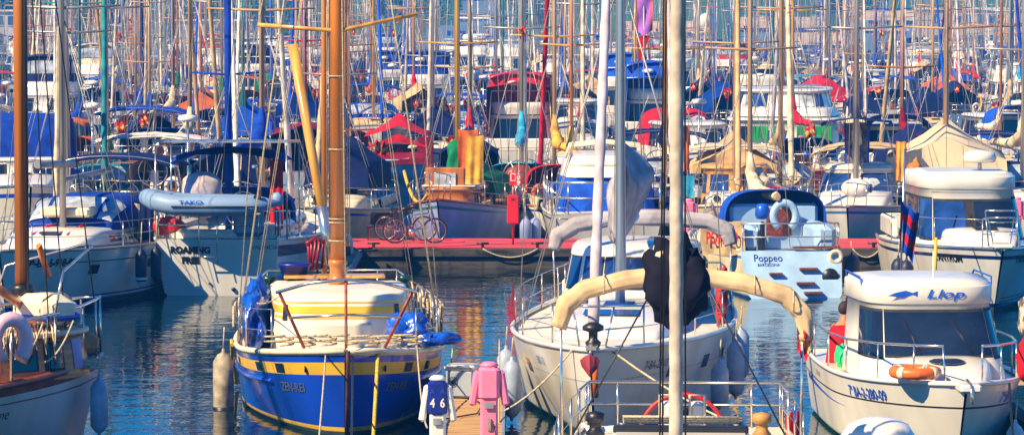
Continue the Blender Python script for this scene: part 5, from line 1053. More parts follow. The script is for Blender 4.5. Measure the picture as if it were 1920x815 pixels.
q = MB(); [q.tube([(-5.2, s, 1.35), (-5.2, s, 2.5), (-5.6, s, 3.0), (-6.1, s, 3.0)], .035, 8) for s in (.95, -.9)]; q.build('davit', STEEL, R)
ladder(R, -5.95, .18, 1.75, 1.0, .42); q = MB(); q.box((-5.55, -.7, 1.75), (.25, .7, .75), bev=.1); q.build('life_raft', mat('raft_blue', (.16, .32, .60), .4), R)
rig(R, 14, .8, 14, h, ALUT, .1, jib=CAN['white'], boom=3.9, cover=CAN['blue'], zb=2.0)
q = MB(); q.tube([(-3.6, .1, 1.4), (-3.6, .1, 9)], .085, 8); q.build('mizzen_mast', CAN['blue'], R)
h.rails(R, .65, .03, .94, 2, 1.6, True, True, .015)
q = MB(); q.tube(arc((-3.9, -.3, 1.9), .42, 0, 360, 20, 'yz')[:-1], .02, 6, close=True); q.build('steering_wheel', STEEL, R)
bundle(R, (-5.2, 1.25, 1.58), (.16, .42, .22), REDP, 'red fuel canister on the lettered yacht aft deck', 'fuel_can', 2, 'fuel can', .08); bundle(R, (-4.6, .55, 2.3), (.35, .5, .55), CAN['lilac'], 'pale lilac covered bundle standing above the inflatable', 'covered_bundle', 4, 'bundle', .15)
cloth(R, (-5.3, 1.72, 2.2), .32, .95, CAN['navy'], 'towel', 1, 'navy cloth drying under the inflatable, nearer the transom corner'); cloth(R, (-5.0, 1.95, 2.1), .3, .8, CAN['cream'], 'towel', 2, 'pale cloth bag on the lettered yacht corner rail'); cloth(R, (-4.6, -1.2, 3.1), .3, 1.6, CAN['red'], 'long_flag', 6, 'long red ensign hanging limp beside the blue mizzen', 'flag')
for i, (t, c, cn) in enumerate(((.52, 'white', 'white'), (.56, 'yellow', 'yellow'), (.60, 'pink', 'pale pink'), (.64, 'white', 'second white'), (.68, 'cyan', 'light blue'), (.50, 'red', 'red'), (.47, 'blue', 'blue'), (.44, 'navy', 'black'))):
    p = h.pt(t, 1, -1, .02); cloth(R, (p.x, p.y, p.z + (1.25 if i < 5 else .62)), .34, .62 if i < 5 else 1.0, CAN[c], 'laundry', i, f'{cn} garment pegged out on the lettered yacht rail near the wooden masts', 'laundry', rz=pi / 2)
p0 = h.pt(.48, 1, -1); p1 = h.pt(.72, 1, -1); rope(loc(R, p0 + Vector((0, 0, 1.27))), loc(R, p1 + Vector((0, 0, 1.27))), .03, ROPE, 'clothes line stretched along the lettered yacht rail', .006, 'clothes_line')
fender(R, (-3.0, 1.98, .9), .75, .19, FENDN, 'big navy fender between the two white yachts', .25); fender(R, (1.2, -1.95, 1.05), .85, .2, FENDN, 'navy fender on the yacht side facing the plank finger', .25); fender(R, (2.0, -1.92, 1.05), .8, .18, FENDW, 'pale fender next to the navy one by the plank finger', .25)
# inflatable dinghy in the davits
e = empty('inflatable_dinghy', loc(R, (-6.15, .05, 2.12)), R.rotation_euler.z + pi / 2); tag(e, 'blue grey inflatable dinghy hoisted on the lettered yacht davits', 'dinghy')
IG = mat('inflatable_hypalon', (.20, .32, .52), .5, var=.08, vs=2); pts = []
for y in (-.5,): pts += [(-1.45, y, .02), (-.9, y, 0), (0, y, 0), (.8, y, .02)]
pts += [(1.25, -.36, .1), (1.48, 0, .16), (1.25, .36, .1)] + [(.8, .5, .02), (0, .5, 0), (-.9, .5, 0), (-1.45, .5, .02)]
t_ = MB(); t_.tube(pts, [.06, .22, .23, .23, .22, .21, .22, .23, .23, .22, .06], 12); t_.build('tube_collar', IG, e)
for y in (-.735, .735): MB().tube([(-1.2, y, 0), (.8, y, .0)], .018, 5).build('rubbing_stripe', BLACK, e)
MB().box((-1.05, 0, .05), (.05, .75, .38)).build('transom', BLACK, e); MB().box((-.1, 0, .06), (.25, .8, .04)).build('thwart', TEAK, e); q = MB(); q.grid([[(-1.1, y, -.16 - .05 * (1 - y * y)) for y in (-.45, 0, .45)], [(1.2, y * .6, -.08) for y in (-.45, 0, .45)]]); q.build('floor', PAINT['grey'], e)
lettering('TAKO', .2, lambda x, y: (x - .5, .72, .06 + y * .7) if False else (-(x) + .35, .735 - .0, .09 + y * .6), BLUEB, e, 'maker_lettering', bold=.006)
outboard(R, -5.4, -1.35, 2.05, BLACK, IG, s=.8)

# ===== white sloop with sprayhood, shaded hull ================================================
R, h, S = sailboat('sailing_yacht', 11.6, 3.6, hoodc='blue', bim='navy', cover=None, jib=None, stripe='white', boot='navy', f=(1.25, 1.2, 1.42), tw=.8, mast=ALU, Hm=14, rigr=.11, deckc=DECKW, srake=-.4, rake=.5, winm=mat('green_curtain_glass', (.10, .22, .10), .1, var=.3))
put(R, 10, 74.0, 250, 84.4, 'white yacht with blue sprayhood and two navy fenders, hull lettered 7-BA-5-918-99', 'sailboat')
for sd in (1, -1): h.text('7ª-BA-5-918-99', .24, .88, .80, sd, BLACK, R, bold=.006); q = MB(); [q.grid([[h.pt(t, w_ + a_, sd, .01) for a_ in (0, .03)] for t in [.02 + .05 * i for i in range(20)]]) for w_ in (.10, .17)]; q.build('waterline_stripe', BLUEP, R)
for t in (.74, .48): q = MB(); q.grid([[h.pt(t + a_, w_, 1, .01) for a_ in (-.017, .017)] for w_ in (.58, .74)], 0, False, False); q.build('hull_window', GLASS, R)
q = MB(); q.tube([h.pt(t, .80, 1, .005) for t in [.02 * i for i in range(48)]], .012, 4); q.build('hull_line', BLACK, R)
e = MB(); e.tube([(2.9, 0, 3.15), (.1, .0, 3.05)], .09, 10); e.build('boom_tube', ALU, R)
MB().box((.4, 0, 1.98), (.8, 1.15, .22), bev=.05).build('life_raft', CREAM, R); q = MB(); [q.tube([h.pt(t, 1, 1, -.3) + Vector((0, 0, .05)) for t in (.3, .5, .68, .8)], .02, 5)]; q.build('genoa_track', BLACK, R)
for i, (x, lb) in enumerate(((1.1, 'navy fender with white tip on the lettered white yacht, nearer its bow'), (.1, 'plain navy fender on the lettered white yacht, nearer its stern'))): fender(R, (x, h.hb(h.tx(x)) + .17, 1.25), .85, .13, FENDN, lb, .55, ends=FENDW if i == 0 else None)
q = MB(); [q.tube([S.top(x, s * .4) + Vector((0, 0, .02)), S.top(x - 1.6, s * .3) + Vector((0, 0, .05))], .02, 5) for x in (1.0, 2.0) for s in (1, -1)]; q.build('deck_line', REDP, R)

# ===== varnished wooden boat, bottom corner ===================================================
mat('rail_mahogany', (.36, .07, .02), .3, var=.25, vs=4, coat=.5); R = empty('wooden_ketch'); h = Hull(10.4, 3.3, 1.25, 1.0, 1.35, .05, .5, .35, 2.2, .88, .5, .5)
h.build(R, [PAINT['anti'], mat('rail_mahogany', (.36, .07, .02), .3, var=.25, vs=4, coat=.5), PAINT['white']], [-.35, -.05, .05, .5, .74, .76, .86, 1], [0, 0, 2, 2, 1, 2, 1], 2, mat('weathered_deck', (.62, .44, .28), .6, var=.2, vs=4), MATS['rail_mahogany'] if 'rail_mahogany' in MATS else MAHOG, .06)
put(R, -1130, 45.5, 226, 52.5, 'classic varnished wooden ketch with round stern rail and white hull with mahogany rail', 'sailboat')
K = House(1.05, 1.72, (-3.2, 1.65, .98), (-3.2, 1.55, .9), 2.4); b = K.body(R, mat('varnished_panel', (.50, .18, .03), .35, var=.3, vs=5, stretch=(.4, .4, 4), coat=.3), 'doghouse', crown=.06); o = MB(); th = [i * 7.5 for i in range(48)]; o.tube([K.S(a_, 1, .04) for a_ in th], .05, 6, close=True); o.build('cabin_rim', CREAM, b)
MB().grid([[Vector((K.top[0] + (K.S(a_, 1).x - K.top[0]) * k, K.S(a_, 1).y * k, 1.725 + .08 * (1 - k))) for a_ in th] for k in (.97, .5, .1)], 0, True).build('cabin_top', CREAM, b)
for a0, a1 in ((88, 98), (104, 116)): K.win(b, a0, a1, .25, .8, GLASS, 'porthole_frame')
K.win(b, 126, 138, .2, .85, PAINT['lblue'], 'oval_port'); K.win(b, 60, 82, .2, .85, MAHOG, 'cabin_door')
MB().box((-4.35, -.2, 1.8), (.4, .7, .14), bev=.04, rz=.2).build('skylight', VARN, R); q = MB(); [q.tube([(-3.5, -.6 + .1 * k, 1.83), (-4.3, -.5 + .1 * k, 1.82 + .02 * k)], .02, 5) for k in range(9)]; q.build('coiled_line', ROPE, R)
h.text('Mary Jane', .22, .31, .66, -1, mat('brown_paint', (.15, .05, .02), .6), R, 'name_lettering', shear=.2); h.text('LONDON', .12, .27, .48, -1, BLACK, R, 'port_lettering')
h.text('Mary Jane', .22, .26, .60, 1, mat('brown_paint', (.15, .05, .02), .6), R, 'name_lettering', shear=.2)
# high stern rail
g = MB(); Z = [.95, 1.0, 1.1, 1.2, 1.25, 1.2, 1.1, 1.0, .95]; T = [.22, .13, .06, .02, 0, .02, .06, .13, .22]; P = [h.pt(t, 1, 1 if i < 4 else -1 if i > 4 else 0, -.03) + Vector((0, 0, .9)) for i, t in enumerate(T)]; g.tube(P, .025, 6); [g.tube([p, p - Vector((0, 0, .9))], .018, 6) for p in P]
g.tube([P[1], P[1] + Vector((-.2, -.1, .6)), P[3] + Vector((0, -.1, .8)), P[5] + Vector((0, 0, .8)), P[7] + Vector((-.2, .1, .6)), P[7]], .02, 6); g.build('stern_rail', STEEL, R)
h.rails(R, .75, .22, .7, 2, 1.6, False, False, .018)
woodmast(R, -3.84, .0, 1.7, 12, .105, MST, 'mizzen_mast'); woodmast(R, -3.84, .16, 1.7, 11.5, .03, BLACK, 'halyard'); q = MB(); q.tube([(-3.9, .1, 2.0), (-3.0, .5, 2.5)], .07, 8); q.build('mizzen_boom', VARN, R)
MB().lathe([(.16, 0), (.18, .1), (.14, .16)], (-3.84, 0, 2.25), 12).build('mast_collar', BLACK, R)
e = empty('life_raft', loc(R, (-4.0, .38, 1.98)), R.rotation_euler.z + .1); tag(e, 'white and blue life raft canister strapped on the wooden ketch cabin', 'life raft'); RAFT = mat('raft_canvas', (.76, .68, .52), .7, bump=.4, bs=8); MB().box((0, 0, .08), (.62, 1.0, .44), bev=.14).build('canister', RAFT, e); MB().box((0, 0, -.02), (.635, 1.012, .13), bev=.05).build('blue_band', BLUEB, e); q = MB(); [q.tube(arc((0, y, .08), .33, 0, 360, 10, 'xz', .25)[:-1], .012, 4, close=True) for y in (-.3, .3)]; q.build('strap', ROPE, e)
fender(R, (-4.72, .72, 1.05), .85, .13, FENDB, 'pale blue fender hanging at the wooden ketch stern', .3); o = MB().lathe([(.03, -.5), (.11, -.42), (.13, -.2), (.13, .2), (.11, .42), (.03, .5)], (0, 0, 0), 12, M=Matrix.Rotation(pi / 2, 4, 'Y')).build('deck_fender', FENDW, None, loc(R, (-4.55, .0, 1.93)), R.rotation_euler.z + .6); tag(o, 'white fender lying on top of the wooden ketch cabin', 'fender')
e = empty('horseshoe_buoy', loc(R, (-2.75, 1.5, 1.72)), R.rotation_euler.z); tag(e, 'faded pink horseshoe lifebuoy on the wooden ketch rail', 'lifebuoy'); MB().tube(arc((0, 0, 0), .26, -55, 235, 18, 'xz', .32), .11, 10).build('buoy_body', PINKL, e); MB().box((.02, -.1, .3), (.12, .1, .12)).build('buckle', ALU, e)
cloth(R, (-2.35, 1.6, 1.95), .34, .8, CAN['orange'], 'towel', 2, 'orange towel hanging beside the pink horseshoe lifebuoy', rz=.5)
q = MB(); q.tube([(-4.2, -.1, 2.95), (-4.75, -.75, 2.45)], .05, 8); q.build('tiller', mat('orange_tiller', (.85, .28, .04), .4), R)
q = MB(); [q.tube([h.pt(.13 + .02 * k, 1, 1, .0) + Vector((0, 0, .85)), h.pt(.135 + .02 * k, 1, 1, .03) + Vector((0, 0, .25 + .1 * (k % 3))), h.pt(.14 + .02 * k, 1, 1, .0) + Vector((0, 0, .8))], .016, 5) for k in range(9)]; q.build('coiled_line', ROPE, R)
g = MB(); [g.tube([h.pt(t, 1, 1, -.02), (-3.84, 0, 11)], .011, 5) for t in (.1, .14)]; g.tube([h.pt(.0, 1), (-3.84, 0, 11)], .01, 5); g.build('rigging', BLACK, R)

q = MB(); [q.tube(sag((-3.9 + .5 * k, 1.35 - .02 * k, 1.95), (-3.5 + .5 * k, 1.2, 1.35 + .1 * sin(k)), .12 + .05 * (k % 3)), .017, 5) for k in range(5)]; [q.tube([(-4.7 + .22 * cos(a_ * .5) + .03 * k, .5 + .25 * sin(a_ * .5) * (1 - .1 * k), 1.16 + .03 * k) for a_ in range(26)], .018, 5) for k in range(5)]; q.build('deck_rope', ROPE, R)
q = MB(); [q.tube([(-4.4 + .15 * k, -.5 + .2 * k, 1.86), (-4.2 + .15 * k, .3 + .1 * k, 1.96)], .03, 6) for k in range(4)]; q.build('deck_spar', VARN, R); MB().box((-4.75, .1, 1.5), (.4, .7, .3), bev=.08).build('stern_locker', TEAK, R)

# ===== small outboard boat at the very front =================================================
R = empty('motor_launch', (ux(1640, 42), 44.5, 0), -pi / 2 + .1); tag(R, 'white round engine cowl of a launch, just in front of the fishing cruiser', 'motor boat')
h = Hull(5, 2.0, .7, .7, .8, .9, .4, 0); h.build(R, [PAINT['anti'], PAINT['navy'], PAINT['white']], [-.3, 0, .1, .5, 1], [0, 1, 2, 2], 2, DECKW, WHITE)
R.location.y = 39.5; R.rotation_euler.z = -pi / 2; q = MB(); q.lathe([(.42, 0), (.46, .06), (.45, .22), (.36, .36), (.2, .43), (0, .45)], (-1.9, 0, 1.12), 24); o = q.build('engine_cowl', WHITE, R); [MB().box((-1.9 + .4 * cos(a_), .4 * sin(a_), 1.34), (.05, .12, .07), rz=a_, bev=.01).build('cowl_vent', BLACK, o) for a_ in (-.9, -.5, -.1, .3, .7)]
# ------------------------------------------------------------------ second row, just beyond the red carpet, and the landmarks behind it
def custom(name, L, B, f, topm, stripe='white', deck=DECKW, rail=WHITE, tw=.75, **k):
    R = empty(name); h = Hull(L, B, f[0], f[1], f[2], tw, k.get('rake', .8), k.get('srake', .3), k.get('full', 2.2)); ws, bd = BAND_PLAIN
    h.build(R, [PAINT['anti'], PAINT['navy'], PAINT[topm], PAINT[stripe]], ws, bd, 2, deck, rail, .04); return R, h
def vary(R, cover=None, hoodc=None, mastm=None, jib=None, hull=None):
    if cover: recolor(R, ('sail_cover',), CAN[cover])
    if hoodc: recolor(R, ('sprayhood', 'bimini', 'cockpit_canopy', 'fly_bimini', 'fly_enclosure'), CAN[hoodc])
    if jib: recolor(R, ('furled_genoa',), CAN[jib])
    if mastm: recolor(R, ('mast', 'spreader', 'boom'), mastm)
    if hull:
        for o in kids(R):
            n_ = o.name.split('.')[0]
            if n_ in ('hull', 'transom'): s_ = o.material_slots[2 if n_ == 'hull' else 0]; s_.link = 'OBJECT'; s_.material = PAINT[hull]
    return R
# lavender hulled wooden boat by the bicycles
R, h = custom('wooden_boat', 9.5, 3.0, (.95, .95, 1.45), 'lavender', 'teal', TEAK, MAHOG, .5, srake=.8); put(R, 822, 94.2, 905, 103.2, 'lavender hulled wooden boat with varnished cabin and green tarpaulin, behind the bicycles', 'sailboat')
K = House(1.0, 1.62, (1.0, 1.9, .85), (.95, 1.8, .78), 5, .1); b = K.body(R, VARN, 'deckhouse', over=.06); MB().box((.9, 0, 1.74), (3.6, 1.5, .04), bev=.01).build('cabin_top', CREAM, b); [K.win(b, a, a + 16, .3, .8, GLASS, 'window') for a in (60, 84, 108, -76, -100)]
MB().box((2.5, -.1, 1.75), (.15, 1.1, 1.0), bev=.03).build('wheelhouse_front', VARN, R); MB().box((2.6, -.1, 1.85), (.06, .6, .5)).build('wheelhouse_window', VINYL, R)
rig(R, 12, .9, 12, h, mat('golden_mast', (.62, .36, .04), .4, var=.2, vs=2, stretch=(1, 1, .1)), .10, jib=None, boom=3.8, cover=None, zb=1.5); h.rails(R, .7, .05, .95, 2, 1.5, True, True)
tent(R, -3.6, .3, 1.0, 1.75, 2.45, 1.35, CAN['green'], 'green_tarpaulin', seed=2); bundle(R, (.9, 0, 2.3), (.3, .28, .7), CAN['green'], 'dark green sail bag bunched round the golden mast', 'sail_bag', 3, 'sail bag', .4)
cloth(R, (2.3, .50, 3.3), .55, 1.15, CAN['orange'], 'towel', 1, 'rust orange towel hanging above the lavender boat', rz=.1); cloth(R, (2.6, .72, 3.15), .52, 1.35, CAN['yellow'], 'towel', 3, 'long yellow towel hanging above the lavender boat', rz=.1)
q = MB(); q.tube(sag(h.pt(.95, 1, -1) + Vector((0, 0, .2)), h.pt(.62, 1, -1) + Vector((0, -.1, 1.0)), .5, 12), .05, 6); q.build('yellow_hose', ROPEY, R)
for i, (x, lb) in enumerate(((-2.2, 'beige fender on the lavender boat side, nearer its stern'), (-.9, 'grey beige fender amidships on the lavender boat'))): fender(R, (x, h.hb(h.tx(x)) + .16, .9), .75, .14, FENDY if i else FENDW, lb, .3)
# red tented launch with dinghy
R, h = custom('covered_launch', 8.5, 2.5, (.95, .9, 1.1), 'aqua', 'white', full=2.4, tw=.85); put(R, 752, 133, 746, 124.8, 'small white launch wholly covered by a bright red tent, dinghy across its stern', 'motor boat')
tent(R, -4.1, 2.5, 1.25, 2.15, 2.95, .95, CAN['red'], 'tent_cover', seed=1, close=False, ridge=lambda f: .25 + .75 * (1 - abs(f - .4) / .6)); K = House(.95, 1.75, (-1.2, 1.3, .75), (-1.2, 1.2, .7), 5); K.body(R, MAHOG, 'cabin'); K.win(K and R, 150, 178, .3, .9, GLASS, 'window'); K.win(R, 184, 210, .3, .9, GLASS, 'window')
q = MB(); q.grid([[(-4.12, y, z) for z in (1.0, 1.5, 2.15)] for y in (-1.25, -1.0, -.7)]); q.build('tent_flap', CAN['maroon'], R); q = MB(); q.grid([[(-4.14, y, 1.72 + .24 * (1 - abs(y) * .8) * a) for a in (1, 2.3)] for y in (-1.25, -.6, 0, .6, 1.25)]); q.build('tent_valance', CAN['red'], R)
q = MB(); q.tube([(-3.6, -.55, 1.1), (-3.6, -.55, 1.72)], .05, 6); q.lathe([(.1, 0), (.22, .04), (.17, .12), (0, .16)], (-3.6, -.55, 1.7), 12); q.build('vent_cowl', CREAM, R)
e = empty('tender', (ux(742, 124), 124, .92)); tag(e, 'small pale blue dinghy with a maroon cover slung behind the red tent', 'dinghy'); hh = Hull(2.2, 1.2, .45, .42, .55, .8, .15, .1, 2.0, .7, .4); hh.build(e, [PAINT['aqua'], PAINT['aqua']], [-.3, 0, .5, .9, 1], [0, 0, 0, 1], 0, CAN['maroon'], PAINT['aqua']); q = MB(); q.grid([[(x, y * (.62 - .1 * abs(x)), .46 + .25 * (1 - abs(y)) + .02 * sin(9 * x)) for y in (-1, -.5, 0, .5, 1)] for x in (-1.1, -.6, -.1, .4, .8, 1.05)]); q.grid([[(x, -.6 + .05 * abs(x), .30 + .2 * k + .03 * sin(x * 8)) for k in (0, 1)] for x in (-1.1, -.6, -.1, .4, .8, 1.05)]); q.build('dinghy_cover', CAN['maroon'], e)
# maroon tent
R, h = custom('covered_launch', 8, 2.6, (.95, .9, 1.1), 'white'); put(R, 575, 131, 568, 123.5, 'boat hidden beneath a dark maroon tent with a bright red hem', 'motor boat')
tent(R, -3.9, 2.8, 1.15, 2.25, 2.7, .8, CAN['maroon'], 'tent_cover', seed=5); q = MB(); q.grid([[(-3.95 + a, 1.17 * cos(t), 2.24 + .42 * sin(t)) for a in (0, .5)] for t in [pi * k / 10 for k in range(11)]]); q.build('red_hem', CAN['red'], R)
rig(R, 12, 0.2, 12, h, CAN['red'], .10, jib=None, boom=0, cover=None)
# fly bridge boat with blue covers
R, h = custom('cabin_boat', 10.5, 3.6, (1.05, 1.05, 1.4), 'white', 'navy', tw=.85); put(R, 1130, 104.5, 1136, 95.2, 'cabin boat with white upper deck and royal blue side covers behind the grey sail', 'motor boat')
K = House(1.0, 2.0, (-1.6, 2.4, 1.42), (-1.6, 2.2, 1.28), 6); K.body(R, CAN['royal'], 'canvas_enclosure'); K2 = House(1.98, 2.55, (-1.6, 2.3, 1.28), (-1.6, 2.1, 1.15), 5); b = K2.body(R, WHITE, 'upper_deck'); K2.win(b, 140, 220, .55, .62, ROPE, 'seam')
q = MB(); [q.tube([(x, -1.1, 2.5), (x, -1.0, 2.82), (x, 0, 2.92), (x, 1.0, 2.82), (x, 1.1, 2.5)], .035, 6) for x in (-3.6, -2.4, -1.0)]; q.tube([(-3.6, 1.05, 2.7), (-1, 1.05, 2.7)], .03, 6); q.tube([(-3.6, -1.05, 2.7), (-1, -1.05, 2.7)], .03, 6); q.build('upper_rail', CREAM, R); h.rails(R, .85, .03, .9, 3, .8, True, True, .018); ladder(R, -5.2, 1.2, 1.9, 1.2)
for i, (y, lb) in enumerate(((1.95, 'blue topped navy fender beside the cabin boat, farther out'), (2.2, 'second blue topped fender hanging next to it'))): fender(R, (-4.2 - .3 * i, y, .95), .85, .17, mat('fender_lilac', (.25, .3, .55), .5), lb, .3, ends=BLUEP)
# orange wood wheelhouse
R, h = custom('wheelhouse_boat', 10, 3.4, (1.0, 1.0, 1.35), 'cream', 'white', CREAM, CREAM, .7); put(R, 1385, 93.6, 1372, 103.4, 'cream boat with honey coloured wooden wheelhouse behind the lettered tan banner', 'sailboat')
K = House(1.15, 2.15, (.2, 1.4, .98), (-.15, 1.1, .88), 4.5); b = K.body(R, mat('honey_wood', (.72, .36, .10), .4, var=.2, vs=5, coat=.3), 'wheelhouse', over=.1)
for a0, a1 in ((-34, -3), (3, 34), (50, 84), (-84, -50)): K.win(b, a0, a1, .35, .82, GLASSB, 'window')
MB().box((1.9, 0, 1.35), (1.6, 1.7, .4), bev=.15).build('foredeck_trunk', WHITE, R); 
for s in (-.55, .05, .6): q = MB(); q.lathe([(0, 0), (.1, 0), (.1, .02), (0, .02)], (2.71, s, 1.4), 14, M=Matrix.Rotation(pi / 2, 4, 'Y')); q.build('porthole', GLASS, R)
rig(R, 12, 1.3, 12, h, ALUT, .10, jib=CAN['tan'], boom=0, cover=None); tent(R, -3.6, -.8, 1.25, 2.2, 3.1, 1.9, CAN['tan'], 'boom_tent', seed=3, ridge=lambda f: 1 - .4 * f); h.rails(R, .65, .05, .94, 2, 1.5)
bimini(R, -2.6, 2.6, 1.35, 2.75, 1.2, CAN['cream'], 'awning_hoop', crown=.12)
cloth(R, (-.2, -1.5, 3.35), .42, 1.3, CAN['orange'], 'towel', 2, 'orange fringed towel hanging beside the wooden wheelhouse'); cloth(R, (1.6, -1.45, 2.0), .58, .62, CAN['cyan'], 'towel', 5, 'turquoise towel over the rail left of the wheelhouse')
cover_tube([(3.8, .55, 2.3), (3.9, .62, 1.9), (3.6, 1.1, 1.6), (3.4, 1.7, 1.5)], [.1, .26, .22, .12], CAN['cream'], 'bagged_sail', R, 2)
# white sloop with ball fenders
R, h, S = sailboat('sailing_yacht', 10.6, 3.5, hoodc=None, bim=None, cover='cream', jib=None, topm='white', stripe='lblue', f=(1.1, 1.05, 1.3), mast=ALU, Hm=13, roof=WHITE, winm=GLASS, wheel=False, rigr=.11); put(R, 1590, 93.8, 1625, 104, 'white yacht with two ball fenders, tan awning and a patterned blue cloth above it', 'sailboat')
K = House(1.3, 2.05, (-.9, 1.5, 1.15), (-1.35, 1.05, .98), 3.6); b = K.body(R, WHITE, 'doghouse', over=.05, crown=.12); [K.win(b, a0, a1, .2, .85, GLASSB if a0 < 0 else VINYL, 'windscreen') for a0, a1 in ((-40, -4), (2, 38), (46, 80), (-80, -46))]
bimini(R, -3.2, 2.6, 1.5, 2.75, 1.1, CAN['tan'], 'awning', crown=.3); e = ball(R, (4.4, -1.25, .95), .30, FENDW, 'white ball fender with navy cap on the yacht bow'); q = MB(); blob(q, (0, 0, 0), (.42, .28, .27), 1, 20, 12, .04); o = q.build('ball_fender', FENDW, None, loc(R, (3.6, .15, 1.72)), R.rotation_euler.z + 1.3); tag(o, 'large white ball fender lying on the foredeck of the yacht', 'fender'); q = MB(); q.lathe([(0, 0), (.12, 0), (.12, .04), (0, .04)], (0.40, 0, 0), 14, M=Matrix.Rotation(pi / 2, 4, 'Y')); q.build('end_patch', BLUEP, o)
cloth(R, (.3, .0, 3.42), .72, 1.15, mat('patterned_cloth', (.20, .17, .14), .9, var=.3, vs=7, rgb2=(.02, .025, .12), bump=.4), 'patterned_towel', 2, 'brown and blue patterned cloth with blue border hanging above the ball fender yacht', 'towel', trim=CAN['royal']); tent(R, -.9, 1.3, .95, 3.45, 3.6, 3.35, CAN['navy'], 'dark_awning', close=False)
cloth(R, (3.0, 1.35, 3.0), .3, 1.1, SPAIN[1], 'ensign', 3, 'red and yellow ensign drooping by the ball fender yacht mast', 'flag', trim=SPAIN[0]); bundle(R, (3.0, 1.75, 1.9), (.28, .24, .55), mat('orange_net', (.85, .22, .02), .8, var=.35, vs=14, bump=1, bs=40), 'orange net bag stuffed beside the white cabin cruiser', 'net_bag', 3, 'net bag', .4)
# tan ridge tent
R, h = custom('covered_boat', 10.5, 3.6, (1.1, 1.05, 1.3), 'cream', 'cream', CREAM, CREAM); put(R, 1775, 97.5, 1772, 108, 'boat under a large sand coloured ridge tent behind the white cabin cruiser', 'sailboat')
tent(R, -3.5, 3.4, 1.75, 2.35, 3.45, 1.7, mat('sand_canvas', (.74, .60, .40), .85, var=.12, vs=1.2, bump=.6, bs=3), 'tent_cover', seed=7, ridge=lambda f: .55 + .45 * sin(pi * min(1, f * 1.3))); MB().box((0, 0, 1.45), (4.6, 2.3, .6), bev=.15).build('cabin', MAHOG, R); rig(R, 13, .5, 13, h, ALUT, .1, jib=None, boom=0); h.rails(R, .65)
# big blue canvas yacht, left
R, h, K = motoryacht('motor_yacht', 13, 4.2, topm='white', fly=True, arch=False, canopy=None, f=(1.4, 1.5, 1.95), househ=.9, flyscreen=False); put(R, 55, 92, 5, 104, 'large white yacht with a great royal blue canvas cover over its bridge', 'motor yacht')
K = House(2.3, 3.55, (-1.2, 2.6, 1.75), (-1.2, 2.4, 1.62), 7); K.body(R, CAN['blue'], 'canvas_cover', crown=.12)
# stern-on white boat behind the red safety post
R, h, S = sailboat('sailboat', 10, 3.2, hoodc='cyan', bim=None, cover='cyan', jib='white', f=(.85, .95, 1.25), tw=.75, srake=1.6, wheel=True, Hm=13); put(R, 985, 111, 968, 101.3, 'white sloop stern on, light blue sprayhood, dark horseshoe buoy, behind the safety post', 'sailboat')
horseshoe(R, (-4.6, .75, 1.55), RUBBER, r=.2, t=.08); MB().lathe([(0, 0), (.5, 0), (.5, .03), (0, .03)], (-1.9, 0, 1.5), 20, M=Matrix.Rotation(pi / 2, 4, 'Y')).build('hatch_board', MAHOG, R)
# green curtained trawler
R, h, K = motoryacht('trawler_yacht', 14, 4.9, fly=False, arch=False, canopy=None, f=(1.25, 1.3, 1.9), househ=1.2, sternwin=False, stripe='white'); remove_parts(R, ('deckhouse', 'cockpit_bulwark')); put(R, 1480, 155, 1466, 141.2, 'wide white trawler yacht with bright green curtains behind its lower windows', 'motor yacht')
GREEN = mat('green_curtain', (.01, .42, .06), .5, var=.45, vs=3, stretch=(1, 9, .4), rgb2=(.005, .08, .05)); K = House(1.15, 2.25, (-1.4, 5.4, 2.3), (-1.4, 5.2, 2.2), 9); b = K.body(R, WHITE, 'deckhouse', over=.14)
for y0, y1, m_ in ((-2.05, -1.15, GREEN), (-1.0, -.6, GREEN), (-.05, .35, GREEN), (.55, 1.3, GREEN), (1.35, 2.05, GLASS)): MB().box((-6.82, (y0 + y1) / 2, 1.72), (.04, y1 - y0, .62), bev=.01).build('window', m_, b)
K = House(2.4, 2.72, (-1.4, 4.6, 2.25), (-1.4, 4.4, 2.1), 5); K.body(R, WHITE, 'upper_coaming'); K = House(2.72, 3.4, (-1.2, 3.8, 2.0), (-1.0, 3.6, 1.8), 5); b = K.body(R, WHITE, 'upper_house', over=.2); [K.win(b, a, a + 17, .1, .85, GLASSB if k % 2 else VINYL, 'window') for k, a in enumerate((138, 158, 182, 204, 76, -94, -118, 112))]; MB().box((-3.0, -.9, 3.63), (1.4, 1.2, .04)).build('solar_panel', MATS['solar_cells'], b)
MB().box((-6.5, 0, 1.2), (.2, 4.4, .25), bev=.05).build('aft_bulwark', WHITE, R)
# tall flybridge yacht, left
def fly(k, u, Y, lab, c, bow=True, **kw):
    R = copy_tree(YACHTS[k]); R.location = (ux(u, Y), Y, 0); R.rotation_euler.z = -pi / 2 if bow else pi / 2; tag(R, lab, 'motor yacht'); vary(R, hoodc=c); s = kw.get('s', 1); R.scale = (s, s, s); return R
fly(3, 85, 178, 'tall flybridge yacht with navy windowed canopy behind the blue canvas yacht', 'navy', s=1.0)
R = fly(3, 975, 150, 'flybridge yacht shrouded in bright red canvas in front of the naval ship', 'red', False, s=.9); tent(R, -3.9, 1.8, 1.6, 3.9, 4.3, 1.4, CAN['red'], 'red_shroud', seed=4)
fly(1, 1076, 165, 'cream cabin cruiser bow on with upright windscreen beside the red shrouded yacht', 'black', s=1.05)
R = fly(3, 1222, 172, 'yacht enclosed in royal blue canvas with hanging flaps', 'royal', False, s=.95); tent(R, -4.2, 1.5, 1.5, 3.7, 3.85, 1.3, CAN['royal'], 'blue_shroud', seed=9)
